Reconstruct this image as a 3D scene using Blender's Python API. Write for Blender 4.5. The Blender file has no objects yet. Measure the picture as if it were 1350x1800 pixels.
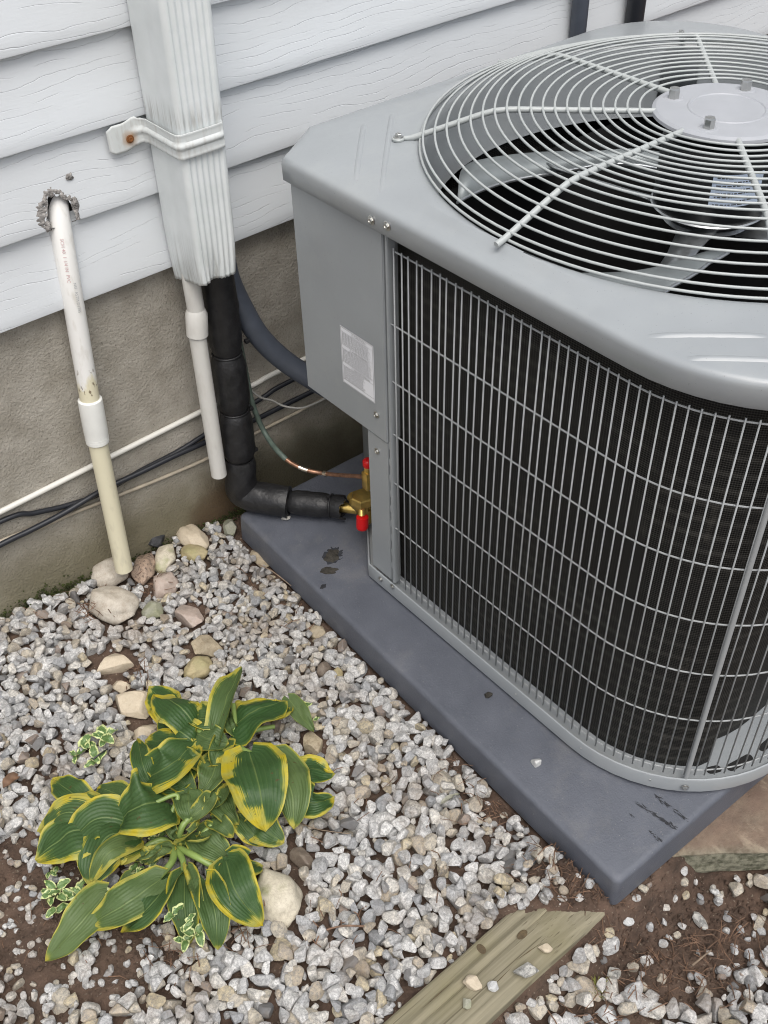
import bpy, bmesh, math, random
import numpy as np
from mathutils import Vector, Matrix, noise

S = bpy.context.scene
COL = S.collection
R = math.radians
rnd = random.Random(11)

# ---------------------------------------------------------------- camera
CAM = Vector((-0.8317, -0.9944, 1.4588))
MR = np.array([[0.7660082, -0.6424568, -0.0219234], [-0.4448245, -0.5051316, -0.7395764], [0.4640717, 0.5762737, -0.6727155]])
FPX = 1834.0
cd = bpy.data.cameras.new('camera'); cam = bpy.data.objects.new('camera', cd); COL.objects.link(cam)
rt, dn, fw = Vector(MR[0]), Vector(MR[1]), Vector(MR[2])
mw = Matrix((( rt.x, -dn.x, -fw.x, CAM.x), (rt.y, -dn.y, -fw.y, CAM.y), (rt.z, -dn.z, -fw.z, CAM.z), (0, 0, 0, 1)))
cam.matrix_world = mw
cd.sensor_fit = 'HORIZONTAL'; cd.sensor_width = 36.0; cd.lens = 36.0*FPX/1350.0
cd.clip_start = 0.05; cd.clip_end = 200
S.camera = cam

def at(px, py, axis, val):
    """photo pixel -> the point where its sight line meets the real plane x/y/z = val"""
    d = rt*((px-675)/FPX) + dn*((py-900)/FPX) + fw
    t = (val-CAM[axis])/d[axis]
    return CAM + d*t

# ---------------------------------------------------------------- light
SUN_EL, SUN_AZ = R(58), R(215)
w = bpy.data.worlds.new('World'); S.world = w; w.use_nodes = True
nt = w.node_tree; nt.nodes.clear()
sky = nt.nodes.new('ShaderNodeTexSky'); sky.sky_type = 'NISHITA'; sky.sun_disc = False
sky.sun_elevation = SUN_EL; sky.sun_rotation = SUN_AZ; sky.dust_density = 4; sky.air_density = 1.0
hs = nt.nodes.new('ShaderNodeHueSaturation'); hs.inputs['Saturation'].default_value = 0.48
bg = nt.nodes.new('ShaderNodeBackground'); bg.inputs['Strength'].default_value = 0.10
wo = nt.nodes.new('ShaderNodeOutputWorld')
nt.links.new(sky.outputs[0], hs.inputs['Color']); nt.links.new(hs.outputs[0], bg.inputs[0]); nt.links.new(bg.outputs[0], wo.inputs[0])
sl = bpy.data.lights.new('sun', 'SUN'); sl.energy = 1.5; sl.angle = R(48); sl.color = (1, .97, .93)
so = bpy.data.objects.new('sun', sl); COL.objects.link(so)
# bright part of the overcast: high, a little in front of the wall
sdir = Vector((-0.02, -0.46, 1.25)).normalized()
so.rotation_euler = sdir.to_track_quat('Z', 'Y').to_euler()
S.view_settings.view_transform = 'Standard'; S.view_settings.look = 'None'
S.view_settings.gamma = 1; S.view_settings.use_curve_mapping = False
S.view_settings.exposure = 0.66
S.cycles.max_bounces = 6; S.cycles.diffuse_bounces = 3; S.cycles.glossy_bounces = 3
S.cycles.transmission_bounces = 2; S.cycles.use_denoising = True
S.cycles.pixel_filter_type = 'BLACKMAN_HARRIS'; S.cycles.filter_width = 1.05

# ---------------------------------------------------------------- tagging
def tag(o, label=None, cat=None, group=None, kind=None):
    if label: o['label'] = label
    if cat: o['category'] = cat
    if group: o['group'] = group
    if kind: o['kind'] = kind
    return o
def empty(name, loc=(0, 0, 0), label=None, cat=None, group=None):
    o = bpy.data.objects.new(name, None); o.empty_display_size = .02; o.location = loc; COL.objects.link(o)
    return tag(o, label, cat, group)
def place(o, parent):
    """parent o (whose mesh is in world coordinates) to a thing standing elsewhere"""
    o.parent = parent
    p = parent; off = Vector((0, 0, 0))
    while p: off += p.location; p = p.parent
    o.location = Vector(o.location) - off
    return o

# ---------------------------------------------------------------- materials
def mat(name, rgb, rough=.6, metal=0., bump=None, var=None, spec=None, coord='OBJ', build=None):
    """bump=(scale, strength, distance); var=(scale, amount) brightness mottling"""
    m = bpy.data.materials.new(name); m.use_nodes = True
    t = m.node_tree; b = t.nodes['Principled BSDF']
    b.inputs['Base Color'].default_value = (*rgb, 1); b.inputs['Roughness'].default_value = rough
    b.inputs['Metallic'].default_value = metal
    if spec is not None: b.inputs['Specular IOR Level'].default_value = spec
    N = t.nodes.new; L = t.links.new
    g = N('ShaderNodeNewGeometry')
    if var:
        n = N('ShaderNodeTexNoise'); n.inputs['Scale'].default_value = var[0]; n.inputs['Detail'].default_value = 5
        L(g.outputs['Position'], n.inputs['Vector'])
        mr = N('ShaderNodeMapRange'); mr.inputs['From Min'].default_value = .3; mr.inputs['From Max'].default_value = .7
        mr.inputs['To Min'].default_value = 1-var[1]; mr.inputs['To Max'].default_value = 1+var[1]
        L(n.outputs[0], mr.inputs[0])
        mx = N('ShaderNodeMix'); mx.data_type = 'RGBA'; mx.blend_type = 'MULTIPLY'; mx.inputs[0].default_value = 1
        mx.inputs[6].default_value = (*rgb, 1); L(mr.outputs[0], mx.inputs[7]); L(mx.outputs[2], b.inputs['Base Color'])
    if bump:
        n = N('ShaderNodeTexNoise'); n.inputs['Scale'].default_value = bump[0]; n.inputs['Detail'].default_value = 4
        L(g.outputs['Position'], n.inputs['Vector'])
        bp = N('ShaderNodeBump'); bp.inputs['Strength'].default_value = bump[1]; bp.inputs['Distance'].default_value = bump[2]
        L(n.outputs[0], bp.inputs['Height']); L(bp.outputs[0], b.inputs['Normal'])
    return m
class NT:
    """small node-graph helper"""
    def __init__(s, name, rough=.6, metal=0.):
        s.m = bpy.data.materials.new(name); s.m.use_nodes = True; s.t = s.m.node_tree
        s.b = s.t.nodes['Principled BSDF']; s.b.inputs['Roughness'].default_value = rough; s.b.inputs['Metallic'].default_value = metal
        s.geo = s.t.nodes.new('ShaderNodeNewGeometry')
    def n(s, typ, **kw):
        x = s.t.nodes.new(typ)
        for k, v in kw.items(): setattr(x, k, v)
        return x
    def l(s, a, b): s.t.links.new(a, b)
    def val(s, x, i, v):
        if hasattr(v, 'links') or hasattr(v, 'is_linked'): s.l(v, x.inputs[i])
        else: x.inputs[i].default_value = v
    def pos(s): return s.geo.outputs['Position']
    def noise(s, vec=None, scale=10, detail=4, rough=.5, dist=0., out=0):
        x = s.n('ShaderNodeTexNoise'); s.l(vec or s.pos(), x.inputs['Vector'])
        x.inputs['Scale'].default_value = scale; x.inputs['Detail'].default_value = detail
        x.inputs['Roughness'].default_value = rough; x.inputs['Distortion'].default_value = dist
        return x.outputs[out]
    def mapv(s, scale=(1, 1, 1), loc=(0, 0, 0), rot=(0, 0, 0), vec=None):
        x = s.n('ShaderNodeMapping'); s.l(vec or s.pos(), x.inputs[0])
        x.inputs['Scale'].default_value = scale; x.inputs['Location'].default_value = loc; x.inputs['Rotation'].default_value = rot
        return x.outputs[0]
    def rng(s, v, a, b, c=0., d=1., smooth=False):
        x = s.n('ShaderNodeMapRange'); s.l(v, x.inputs[0])
        for i, q in enumerate((a, b, c, d)): x.inputs[i+1].default_value = q
        if smooth: x.interpolation_type = 'SMOOTHSTEP'
        return x.outputs[0]
    def math(s, op, a, b=None, c=None):
        x = s.n('ShaderNodeMath', operation=op)
        s.val(x, 0, a)
        if b is not None: s.val(x, 1, b)
        if c is not None: s.val(x, 2, c)
        return x.outputs[0]
    def mix(s, f, a, b, mode='MIX'):
        x = s.n('ShaderNodeMix'); x.data_type = 'RGBA'; x.blend_type = mode
        s.val(x, 0, f)
        for i, q in ((6, a), (7, b)):
            if isinstance(q, tuple): x.inputs[i].default_value = (*q, 1)
            else: s.l(q, x.inputs[i])
        return x.outputs[2]
    def ramp(s, f, stops, const=False):
        x = s.n('ShaderNodeValToRGB'); s.l(f, x.inputs[0]); e = x.color_ramp.elements
        while len(e) < len(stops): e.new(.5)
        for i, (p, c) in enumerate(stops): e[i].position = p; e[i].color = (*c, 1)
        if const: x.color_ramp.interpolation = 'CONSTANT'
        return x.outputs[0]
    def sep(s, v=None):
        x = s.n('ShaderNodeSeparateXYZ'); s.l(v or s.pos(), x.inputs[0]); return x.outputs
    def comb(s, a, b, c):
        x = s.n('ShaderNodeCombineXYZ'); s.val(x, 0, a); s.val(x, 1, b); s.val(x, 2, c); return x.outputs[0]
    def col(s, c):
        if isinstance(c, tuple): s.b.inputs['Base Color'].default_value = (*c, 1)
        else: s.l(c, s.b.inputs['Base Color'])
    def bump(s, h, strength=.5, dist=.001, prev=None):
        x = s.n('ShaderNodeBump'); s.l(h, x.inputs['Height']); x.inputs['Strength'].default_value = strength
        x.inputs['Distance'].default_value = dist
        if prev: s.l(prev, x.inputs['Normal'])
        s.l(x.outputs[0], s.b.inputs['Normal']); return x.outputs[0]
    def attr(s, name, i=2):
        x = s.n('ShaderNodeAttribute', attribute_name=name); return x.outputs[i]

M = {}
def build_materials():
    # painted grey steel of the air conditioner
    g = NT('grey_paint', .38); p = g.noise(scale=9, detail=3)
    g.col(g.mix(g.rng(p, .3, .7), (.275, .305, .325), (.305, .337, .357)))
    g.b.inputs['Coat Weight'].default_value = .5; g.b.inputs['Coat Roughness'].default_value = .2
    g.l(g.rng(g.noise(scale=18, detail=6, rough=.7), .3, .7, .30, .50), g.b.inputs['Roughness'])
    du = g.rng(g.noise(scale=7, detail=7, rough=.7), .50, .72, 0, .30); sp_ = g.rng(g.noise(scale=420, detail=1), .74, .77, 0, .5)
    c = g.mix(g.rng(p, .3, .7), (.285, .305, .318), (.315, .337, .350)); c = g.mix(du, c, (.40, .41, .40)); c = g.mix(sp_, c, (.17, .17, .16)); g.col(c)
    b1 = g.bump(g.noise(scale=900, detail=2), .12, .0004); g.bump(g.noise(scale=5, detail=1), .12, .01, b1); M['paint'] = g.m
    M['wire'] = mat('grey_coated_wire', (.33, .345, .35), .45, 0, (700, .2, .0004))
    M['guard'] = mat('grey_plastic_dipped_wire', (.40, .425, .42), .38, 0, (500, .25, .0005))
    M['hub'] = mat('grey_hub_plate', (.36, .375, .40), .40, 0, None, (30, .04))
    M['steel'] = mat('bright_steel', (.55, .55, .53), .28, 1., (400, .2, .0005))
    M['galv'] = mat('galvanised_steel', (.52, .54, .55), .34, .85, (300, .15, .0004), (60, .18))
    M['blade'] = mat('fan_blade_metal', (.25, .275, .28), .40, .35, None, (25, .15))
    M['motor'] = mat('black_motor_paint', (.012, .013, .014), .45)
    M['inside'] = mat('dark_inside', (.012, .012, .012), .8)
    M['black'] = mat('black_plastic', (.012, .012, .013), .45)
    # coil: black fins with faint rows of tubes
    g = NT('coil_fins', .55); x, y, z = g.sep()
    st = g.math('SINE', g.math('MULTIPLY', z, 2*math.pi/.0033))
    xx = g.math('ADD', x, y)
    sv = g.math('SINE', g.math('MULTIPLY', g.math('SUBTRACT', x, y), 2*math.pi/.0042))
    tube = g.math('SINE', g.math('MULTIPLY', z, 2*math.pi/.0254))
    patch = g.noise(scale=5, detail=3)
    f = g.math('ADD', g.math('MULTIPLY', g.rng(st, -.2, 1), .45), g.math('MULTIPLY', g.rng(sv, .2, 1), .5))
    f = g.math('ADD', f, g.math('MULTIPLY', g.rng(tube, .2, 1), g.rng(patch, .45, .7, 0, .55)))
    lint = g.rng(g.noise(g.mapv((60, 60, 14)), 1, 5, .7), .60, .72, 0, .5); g.col(g.mix(lint, g.mix(f, (.004, .004, .004), (.060, .058, .052)), (.090, .085, .072))); g.bump(st, .4, .001); g.b.inputs['Specular IOR Level'].default_value = .15; M['coil'] = g.m
    # white vinyl with pressed wood grain: a few long wandering grooves
    g = NT('vinyl_siding', .42)
    x_, y_, z_ = g.sep(); wob = g.noise(g.mapv((4.2, 4.2, 9)), 1, 2, .5); wob2 = g.noise(g.mapv((26, 26, 60)), 1, 2, .5)
    a = g.math('ADD', g.math('MULTIPLY', z_, 78), g.math('ADD', g.math('MULTIPLY', wob, 4.4), g.math('MULTIPLY', wob2, .55)))
    c1 = g.math('ABSOLUTE', g.math('SUBTRACT', g.math('FRACT', a), .5))
    line = g.rng(c1, .0, .045, 1, 0)
    msk = g.rng(g.noise(g.mapv((6, 6, 70), (3, 1, 2)), 1, 2), .44, .52)
    line = g.math('MULTIPLY', line, msk)
    fine = g.noise(g.mapv((30, 30, 420)), 1, 3, .6)
    dirt = g.noise(g.mapv((2.5, 2.5, 7)), 1, 4)
    base = g.mix(g.rng(dirt, .35, .75), (.70, .735, .76), (.63, .655, .67))
    g.col(g.mix(g.math('MULTIPLY', line, .20), base, (.30, .32, .34)))
    h = g.math('SUBTRACT', g.math('MULTIPLY', fine, .35), line)
    g.bump(h, .5, .0010); M['siding'] = g.m
    # stucco
    g = NT('stucco', .93); x, y, z = g.sep()
    nz = g.noise(scale=3.2, detail=6, rough=.6); lev = g.math('ADD', z, g.math('MULTIPLY', g.math('SUBTRACT', nz, .5), .28))
    low = g.rng(lev, .05, .24, 1, 0, True)
    mot = g.noise(scale=22, detail=5)
    base = g.mix(g.rng(mot, .3, .7), (.32, .295, .245), (.44, .41, .355))
    grn = g.mix(g.rng(nz, .35, .65), (.14, .122, .068), (.20, .18, .105))
    c = g.mix(g.math('MULTIPLY', low, .85), base, grn)
    # near-black olive patch mixed into the stucco colour below the pipes
    dx = g.math('SUBTRACT', x, .06); d = g.math('ADD', g.math('MULTIPLY', dx, dx), g.math('MULTIPLY', z, g.math('MULTIPLY', z, 2.0)))
    dark_patch = g.rng(g.math('ADD', d, g.math('MULTIPLY', g.math('SUBTRACT', nz, .5), .14)), .012, .07, 1, 0, True)
    c = g.mix(g.math('MULTIPLY', dark_patch, .72), c, (.045, .04, .022))
    rx = g.math('SUBTRACT', x, -.10); rr = g.math('ADD', g.math('MULTIPLY', rx, g.math('MULTIPLY', rx, 1.6)), g.math('MULTIPLY', z, g.math('MULTIPLY', z, .5)))
    rust = g.rng(g.math('ADD', rr, g.math('MULTIPLY', g.math('SUBTRACT', nz, .5), .02)), .001, .012, 1, 0, True)
    c = g.mix(g.math('MULTIPLY', rust, .7), c, (.11, .06, .025))
    spk = g.noise(scale=260, detail=2); c = g.mix(g.rng(spk, .60, .70, 0, .5), c, (.10, .09, .07))
    g.col(c); b1 = g.bump(g.noise(scale=190, detail=4, rough=.7), 1.0, .0042); g.bump(g.noise(scale=30, detail=3), .35, .006, b1); M['stucco'] = g.m
    # downspout enamel with grime near the strap and hem
    g = NT('white_enamel', .33); x, y, z = g.sep()
    streak = g.noise(g.mapv((190, 190, 9)), 1, 4, .6)
    a1 = g.rng(g.math('ABSOLUTE', g.math('SUBTRACT', z, .868)), .0, .028, 1, 0)
    a2 = g.rng(z, .585, .70, 1, 0)
    a = g.math('MULTIPLY', g.math('MAXIMUM', a1, a2), g.rng(streak, .44, .72))
    wear = g.rng(g.noise(scale=28, detail=4), .35, .75)
    c = g.mix(wear, (.72, .755, .755), (.64, .68, .675)); g.col(g.mix(g.math('MULTIPLY', a, .75), c, (.20, .185, .155))); M['enamel'] = g.m
    # PVC, yellowing downwards
    g = NT('white_pvc', .36); x, y, z = g.sep()
    yl = g.rng(g.math('ADD', z, g.math('MULTIPLY', g.noise(g.mapv((70, 70, 25)), 1, 4, .6), .075)), 0.505, .520, 1, 0)
    scr = g.math('MULTIPLY', g.rng(g.noise(g.mapv((120, 120, 60), (4, 2, 1)), 1, 4, .6), .60, .64), g.math('MULTIPLY', g.rng(z, .43, .44), g.rng(z, .485, .50, 1, 0)))
    dirt = g.rng(g.noise(g.mapv((90, 90, 25)), 1, 4), .56, .74, 0, .35)
    c = g.mix(yl, (.78, .775, .745), (.69, .645, .475)); c = g.mix(dirt, c, (.40, .36, .28)); g.col(g.mix(g.math('MULTIPLY', scr, .8), c, (.12, .08, .04))); M['pvc'] = g.m
    g = NT('grey_white_pvc', .38); dirt = g.rng(g.noise(g.mapv((90, 90, 25)), 1, 4), .5, .8, 0, .35)
    g.col(g.mix(dirt, (.66, .65, .61), (.42, .39, .33))); M['pvc2'] = g.m
    M['couple'] = mat('pvc_coupling', (.73, .735, .70), .34, 0, None, (30, .06))
    M['glue'] = mat('old_pvc_cement', (.66, .57, .33), .4, 0, (200, .4, .001), (80, .2))
    M['ink'] = mat('dark_print', (.06, .06, .06), .6)
    M['redink'] = mat('faded_red_print', (.62, .42, .42), .5)
    M['greyink'] = mat('faded_grey_print', (.45, .46, .46), .5)
    # foam insulation
    g = NT('black_foam', .45); w_ = g.noise(g.mapv((60, 60, 60)), 1, 5)
    g.col(g.mix(g.rng(w_, .35, .75), (.010, .010, .011), (.021, .021, .022))); g.bump(g.noise(scale=160, detail=4), .45, .002); M['foam'] = g.m
    M['conduit'] = mat('grey_pvc_conduit', (.062, .072, .092), .48, 0, (120, .2, .001), (40, .12))
    M['cablew'] = mat('white_cable', (.66, .65, .60), .45)
    M['cableb'] = mat('black_cable', (.016, .018, .023), .42)
    M['cablet'] = mat('beige_cable', (.42, .37, .29), .5, 0, None, (40, .2))
    M['cableg'] = mat('grey_cable', (.34, .335, .31), .5)
    M['copper'] = mat('copper', (.36, .20, .13), .42, .8, None, (120, .35))
    M['patina'] = mat('green_grey_sleeve', (.085, .115, .095), .5, .0, None, (70, .25))
    M['brass'] = mat('brass', (.78, .55, .17), .30, 1., (200, .15, .0005), (80, .15))
    M['solder'] = mat('bright_solder', (.75, .66, .56), .22, 1.)
    M['red'] = mat('red_plastic_cap', (.62, .006, .008), .34)
    M['paper'] = mat('label_paper', (.84, .85, .88), .35)
    M['paperb'] = mat('bluish_label_paper', (.55, .65, .80), .4)
    M['sealant'] = mat('grey_sealant', (.29, .275, .26), .85, 0, (160, 1., .006), (120, .5))
    M['rust'] = mat('rust', (.20, .075, .02), .8, 0, (300, .6, .001), (90, .4))
    g = NT('rust_stain', .5); x, y, z = g.sep()
    rd = g.math('SQRT', g.math('ADD', g.math('POWER', g.math('SUBTRACT', x, -.148), 2), g.math('POWER', g.math('SUBTRACT', z, .828), 2)))
    k = g.rng(g.math('ADD', rd, g.math('MULTIPLY', g.noise(scale=120), .008)), .006, .019, 1, 0)
    sm = g.noise(g.mapv((150, 150, 30)), 1, 4)
    c0 = g.mix(g.rng(sm, .5, .8, 0, .5), (.63, .66, .65), (.38, .35, .31))
    g.col(g.mix(g.math('MULTIPLY', k, .95), c0, (.36, .17, .035))); M['strap'] = g.m
    # composite pad: slate grey with scuffs and grit
    g = NT('slate_pad', .47); x, y, z = g.sep()
    cl = g.noise(scale=14, detail=6, rough=.62); c = g.mix(g.rng(cl, .3, .7), (.082, .090, .110), (.112, .121, .145))
    dust = g.rng(g.noise(scale=8, detail=8, rough=.75), .52, .70, 0, .38); c = g.mix(dust, c, (.20, .195, .19))
    gr = g.rng(g.noise(scale=330, detail=1), .75, .78, 0, .35); c = g.mix(gr, c, (.38, .36, .33))
    g.col(c); g.bump(g.noise(scale=300, detail=5, rough=.7), .55, .0018); g.l(g.rng(cl, .3, .7, .40, .56), g.b.inputs['Roughness']); M['pad'] = g.m
    M['scuff'] = mat('black_scuff', (.022, .023, .027), .6, 0, None, (500, .3))
    M['dark_patch'] = mat('damp_stain', (.040, .043, .050), .22, 0, None, (60, .25))
    M['mud'] = mat('dried_mud', (.040, .036, .029), .9, 0, (260, .9, .003), (90, .45))
    # soil
    g = NT('soil', .95); a = g.noise(scale=26, detail=8, rough=.65); b_ = g.noise(scale=4.5, detail=4)
    c = g.mix(g.rng(a, .32, .68), (.045, .028, .019), (.135, .085, .060)); c = g.mix(g.rng(b_, .4, .65, 0, .5), c, (.155, .105, .075))
    sp = g.rng(g.noise(scale=210, detail=3), .63, .70, 0, .6); c = g.mix(sp, c, (.30, .25, .19)); g.col(c)
    b1 = g.bump(g.noise(scale=150, detail=6, rough=.7), 1.0, .006); g.bump(g.noise(scale=35, detail=4), .8, .012, b1); M['soil'] = g.m
    # crushed marble
    g = NT('crushed_marble', .66)
    oi = g.n('ShaderNodeObjectInfo'); r1 = g.math('FRACT', g.math('ADD', g.attr('srnd'), oi.outputs['Random']))
    colr = g.ramp(r1, [(0, (.66, .65, .625)), (.20, (.56, .555, .54)), (.40, (.45, .45, .445)), (.58, (.33, .335, .34)), (.66, (.62, .59, .53)),
                       (.79, (.50, .445, .35)), (.88, (.43, .36, .265)), (.925, (.27, .205, .16)), (.94, (.52, .44, .29)), (.98, (.13, .125, .12))], True)
    ve = g.noise(scale=95, detail=5, rough=.65, dist=1.2); vl = g.rng(g.math('ABSOLUTE', g.math('SUBTRACT', ve, .5)), .0, .045, .55, 0)
    mot = g.noise(scale=230, detail=5, rough=.7)
    c = g.mix(g.rng(mot, .36, .62, .65, 0), colr, (.17, .17, .172)); c = g.mix(vl, c, (.12, .122, .125))
    dirt = g.rng(g.noise(scale=11, detail=7, rough=.7), .48, .66, 0, .55); c = g.mix(dirt, c, (.20, .15, .105))
    g.col(c); g.bump(g.noise(scale=420, detail=4, rough=.65), .5, .0014); M['stone'] = g.m
    def cobble(name, a, b, v=(.30, .24, .18), amt=.4, moss=0, rough=.62):
        g = NT(name, rough); n1 = g.noise(scale=34, detail=6, rough=.62, dist=.6); c = g.mix(g.rng(n1, .34, .66), a, b)
        n2 = g.noise(scale=120, detail=6, rough=.75); c = g.mix(g.rng(n2, .50, .66, 0, amt*1.3), c, v); n3 = g.noise(scale=55, detail=6, rough=.7, dist=1.); c = g.mix(g.rng(g.math('ABSOLUTE', g.math('SUBTRACT', n3, .5)), 0, .03, .45, 0), c, v)
        if moss: c = g.mix(g.rng(g.noise(scale=26, detail=3), .50, .64, 0, moss), c, (.22, .24, .08))
        g.col(c); g.bump(g.noise(scale=150, detail=6, rough=.7), .6, .003); return g.m
    M['c_white'] = cobble('pale_cobble', (.54, .50, .43), (.42, .375, .31), amt=.3)
    M['c_cream'] = cobble('cream_cobble', (.58, .50, .385), (.50, .43, .32), (.40, .32, .22), .3)
    M['c_moss'] = cobble('mossy_cream_cobble', (.60, .55, .44), (.52, .475, .37), (.30, .25, .19), .25, .55)
    M['c_pink'] = cobble('pinkish_cobble', (.43, .34, .29), (.33, .27, .225), (.50, .43, .38), .4)
    M['c_orange'] = cobble('orange_spotted_cobble', (.43, .31, .23), (.34, .26, .20), (.04, .03, .025), .9)
    M['c_tan'] = cobble('tan_cobble', (.44, .37, .26), (.33, .28, .20), (.20, .15, .09), .5)
    M['c_yellow'] = cobble('yellowish_cobble', (.42, .35, .20), (.33, .28, .16), (.24, .20, .11), .4, .3)
    M['c_green'] = cobble('green_grey_cobble', (.27, .27, .21), (.21, .21, .16), (.35, .34, .28), .4, .3)
    M['c_brown'] = cobble('brown_cobble', (.16, .125, .095), (.12, .095, .075), (.25, .21, .16), .3)
    M['c_coal'] = cobble('charcoal_rock', (.018, .019, .022), (.032, .033, .036), (.07, .07, .075), .4, 0, .42)
    M['c_bright'] = cobble('bright_marble', (.60, .605, .59), (.50, .505, .50), (.24, .245, .25), .45)
    M['c_speck'] = cobble('speckled_marble', (.50, .485, .44), (.36, .355, .33), (.12, .12, .115), .8)
    # paver
    g = NT('rusty_paver', .9); x, y, z = g.sep(); a = g.noise(scale=24, detail=6, rough=.65)
    c = g.mix(g.rng(a, .35, .65), (.155, .105, .078), (.235, .165, .120)); li = g.rng(g.noise(g.mapv((38, 15, 30)), 1, 5, .6), .56, .72, 0, .75); c = g.mix(li, c, (.42, .34, .25))
    side = g.rng(z, -.010, -.001, 1, 0); sc = g.mix(g.rng(g.noise(scale=110, detail=5), .35, .6), (.10, .10, .065), (.27, .26, .19)); c = g.mix(side, c, sc)
    g.col(c); g.bump(g.noise(scale=260, detail=5, rough=.7), .8, .004); M['paver'] = g.m
    # weathered pressure-treated plank
    g = NT('weathered_plank', .82); n1 = g.noise(g.mapv((3.5, 130, 130)), 1, 6, .62, .15); n2 = g.noise(scale=12, detail=5)
    c = g.mix(g.rng(n1, .32, .66), (.150, .134, .088), (.270, .242, .168)); c = g.mix(g.rng(n2, .45, .70, 0, .5), c, (.185, .165, .085))
    n3 = g.noise(g.mapv((3, 420, 420), (1, 2, 3)), 1, 3); c = g.mix(g.rng(n3, .62, .68, 0, .7), c, (.065, .05, .028)); g.col(c); g.bump(n1, .6, .002); M['plank'] = g.m
    M['knot'] = mat('dark_knot', (.085, .06, .03), .8, 0, (300, .5, .001), (200, .3))
    # hosta leaf: attributes lu (-1..1), lv (0..1), lmar, ltone
    g = NT('hosta_leaf', .52); lu = g.attr('lu'); lv = g.attr('lv'); lm = g.attr('lmar'); lt = g.attr('ltone'); ls = g.attr('lseed')
    au = g.math('ABSOLUTE', lu)
    vec = g.comb(g.math('MULTIPLY', lu, 26), g.math('MULTIPLY', lv, 2.2), ls)
    fe = g.noise(vec, 1.0, 3, .6)
    tipd = g.math('SUBTRACT', 1, lv)
    edge = g.math('MINIMUM', g.math('SUBTRACT', 1, au), g.math('MULTIPLY', tipd, 1.6))
    pn = g.noise(g.comb(g.math('MULTIPLY', lv, 3.1), g.math('SIGN', lu), ls), 1.0, 2); lm = g.math('MULTIPLY', lm, g.rng(pn, .32, .68, .12, 1.7))
    e2 = g.math('SUBTRACT', edge, g.math('MULTIPLY', g.math('SUBTRACT', fe, .42), g.math('ADD', g.math('MULTIPLY', lm, 2.2), .08)))
    ymask = g.rng(g.math('SUBTRACT', lm, e2), -.045, .05)
    mid = g.math('MULTIPLY', g.rng(g.math('SUBTRACT', lm, e2), -.12, -.02, 0, 1), .5)
    n1 = g.noise(scale=50, detail=4)
    dark = g.mix(lt, (.036, .092, .026), (.145, .205, .072)); dark = g.mix(g.rng(n1, .35, .7, 0, .45), dark, g.mix(lt, (.038, .105, .022), (.15, .215, .085)))
    ribs = g.math('SINE', g.math('MULTIPLY', lu, 40)); dark = g.mix(g.rng(ribs, .8, 1, 0, .16), dark, (.15, .24, .07))
    mrib = g.rng(au, 0, .035, .6, 0); dark = g.mix(mrib, dark, (.26, .34, .11))
    yel = g.mix(g.rng(g.noise(scale=60, detail=3), .35, .65), (.58, .46, .020), (.46, .44, .10))
    yel = g.mix(g.math('MULTIPLY', lt, .45), yel, (.46, .48, .16))
    c = g.mix(mid, dark, (.15, .24, .03)); c = g.mix(ymask, c, yel)
    br = g.rng(g.noise(scale=95, detail=5, rough=.65), .655, .70, 0, .8); c = g.mix(br, c, (.10, .06, .02)); g.col(c)
    g.bump(g.math('ADD', g.math('MULTIPLY', ribs, .22), g.math('MULTIPLY', g.noise(scale=160, detail=4), .9)), .55, .0018)
    g.b.inputs['Subsurface Weight'].default_value = 0
    tr = g.n('ShaderNodeBsdfTranslucent'); g.l(c, tr.inputs[0]); ms = g.n('ShaderNodeMixShader'); ms.inputs[0].default_value = .30
    out = g.t.nodes['Material Output']; g.l(g.b.outputs[0], ms.inputs[1]); g.l(tr.outputs[0], ms.inputs[2]); g.l(ms.outputs[0], out.inputs[0]); M['leaf'] = g.m
    M['petiole'] = mat('pale_green_stalk', (.19, .27, .075), .42, 0, (90, .2, .001), (40, .2))
    g = NT('small_variegated_leaf', .45); lu = g.attr('lu'); lv = g.attr('lv'); au = g.math('ABSOLUTE', lu)
    fe = g.noise(scale=260, detail=2); e = g.math('MINIMUM', g.math('SUBTRACT', 1, au), g.math('MULTIPLY', g.math('SUBTRACT', 1, lv), 2))
    ym = g.rng(g.math('SUBTRACT', e, g.math('MULTIPLY', g.math('SUBTRACT', fe, .4), .9)), .16, .26, 1, 0)
    c = g.mix(g.rng(g.noise(scale=70), .35, .65), (.07, .14, .035), (.13, .21, .07)); c = g.mix(g.rng(au, 0, .08, .5, 0), c, (.25, .34, .14)); g.col(c if False else g.mix(ym, c, (.50, .55, .25))); M['vinca'] = g.m
    M['stem'] = mat('thin_brown_green_stem', (.14, .15, .06), .6)
    M['moss'] = mat('dark_moss', (.035, .045, .008), .95, 0, (400, .8, .003), (60, .5))
    M['needle'] = mat('dry_needle', (.15, .088, .055), .7, 0, None, (60, .5))
    M['twig'] = mat('dry_twig', (.22, .165, .115), .8, 0, (200, .4, .001), (60, .3))
    M['dead'] = mat('dead_leaf', (.15, .085, .05), .75, 0, (160, .5, .002), (60, .4))
    M['tuft'] = mat('yellow_green_grass', (.20, .20, .05), .6, 0, None, (60, .4))
build_materials()

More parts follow.
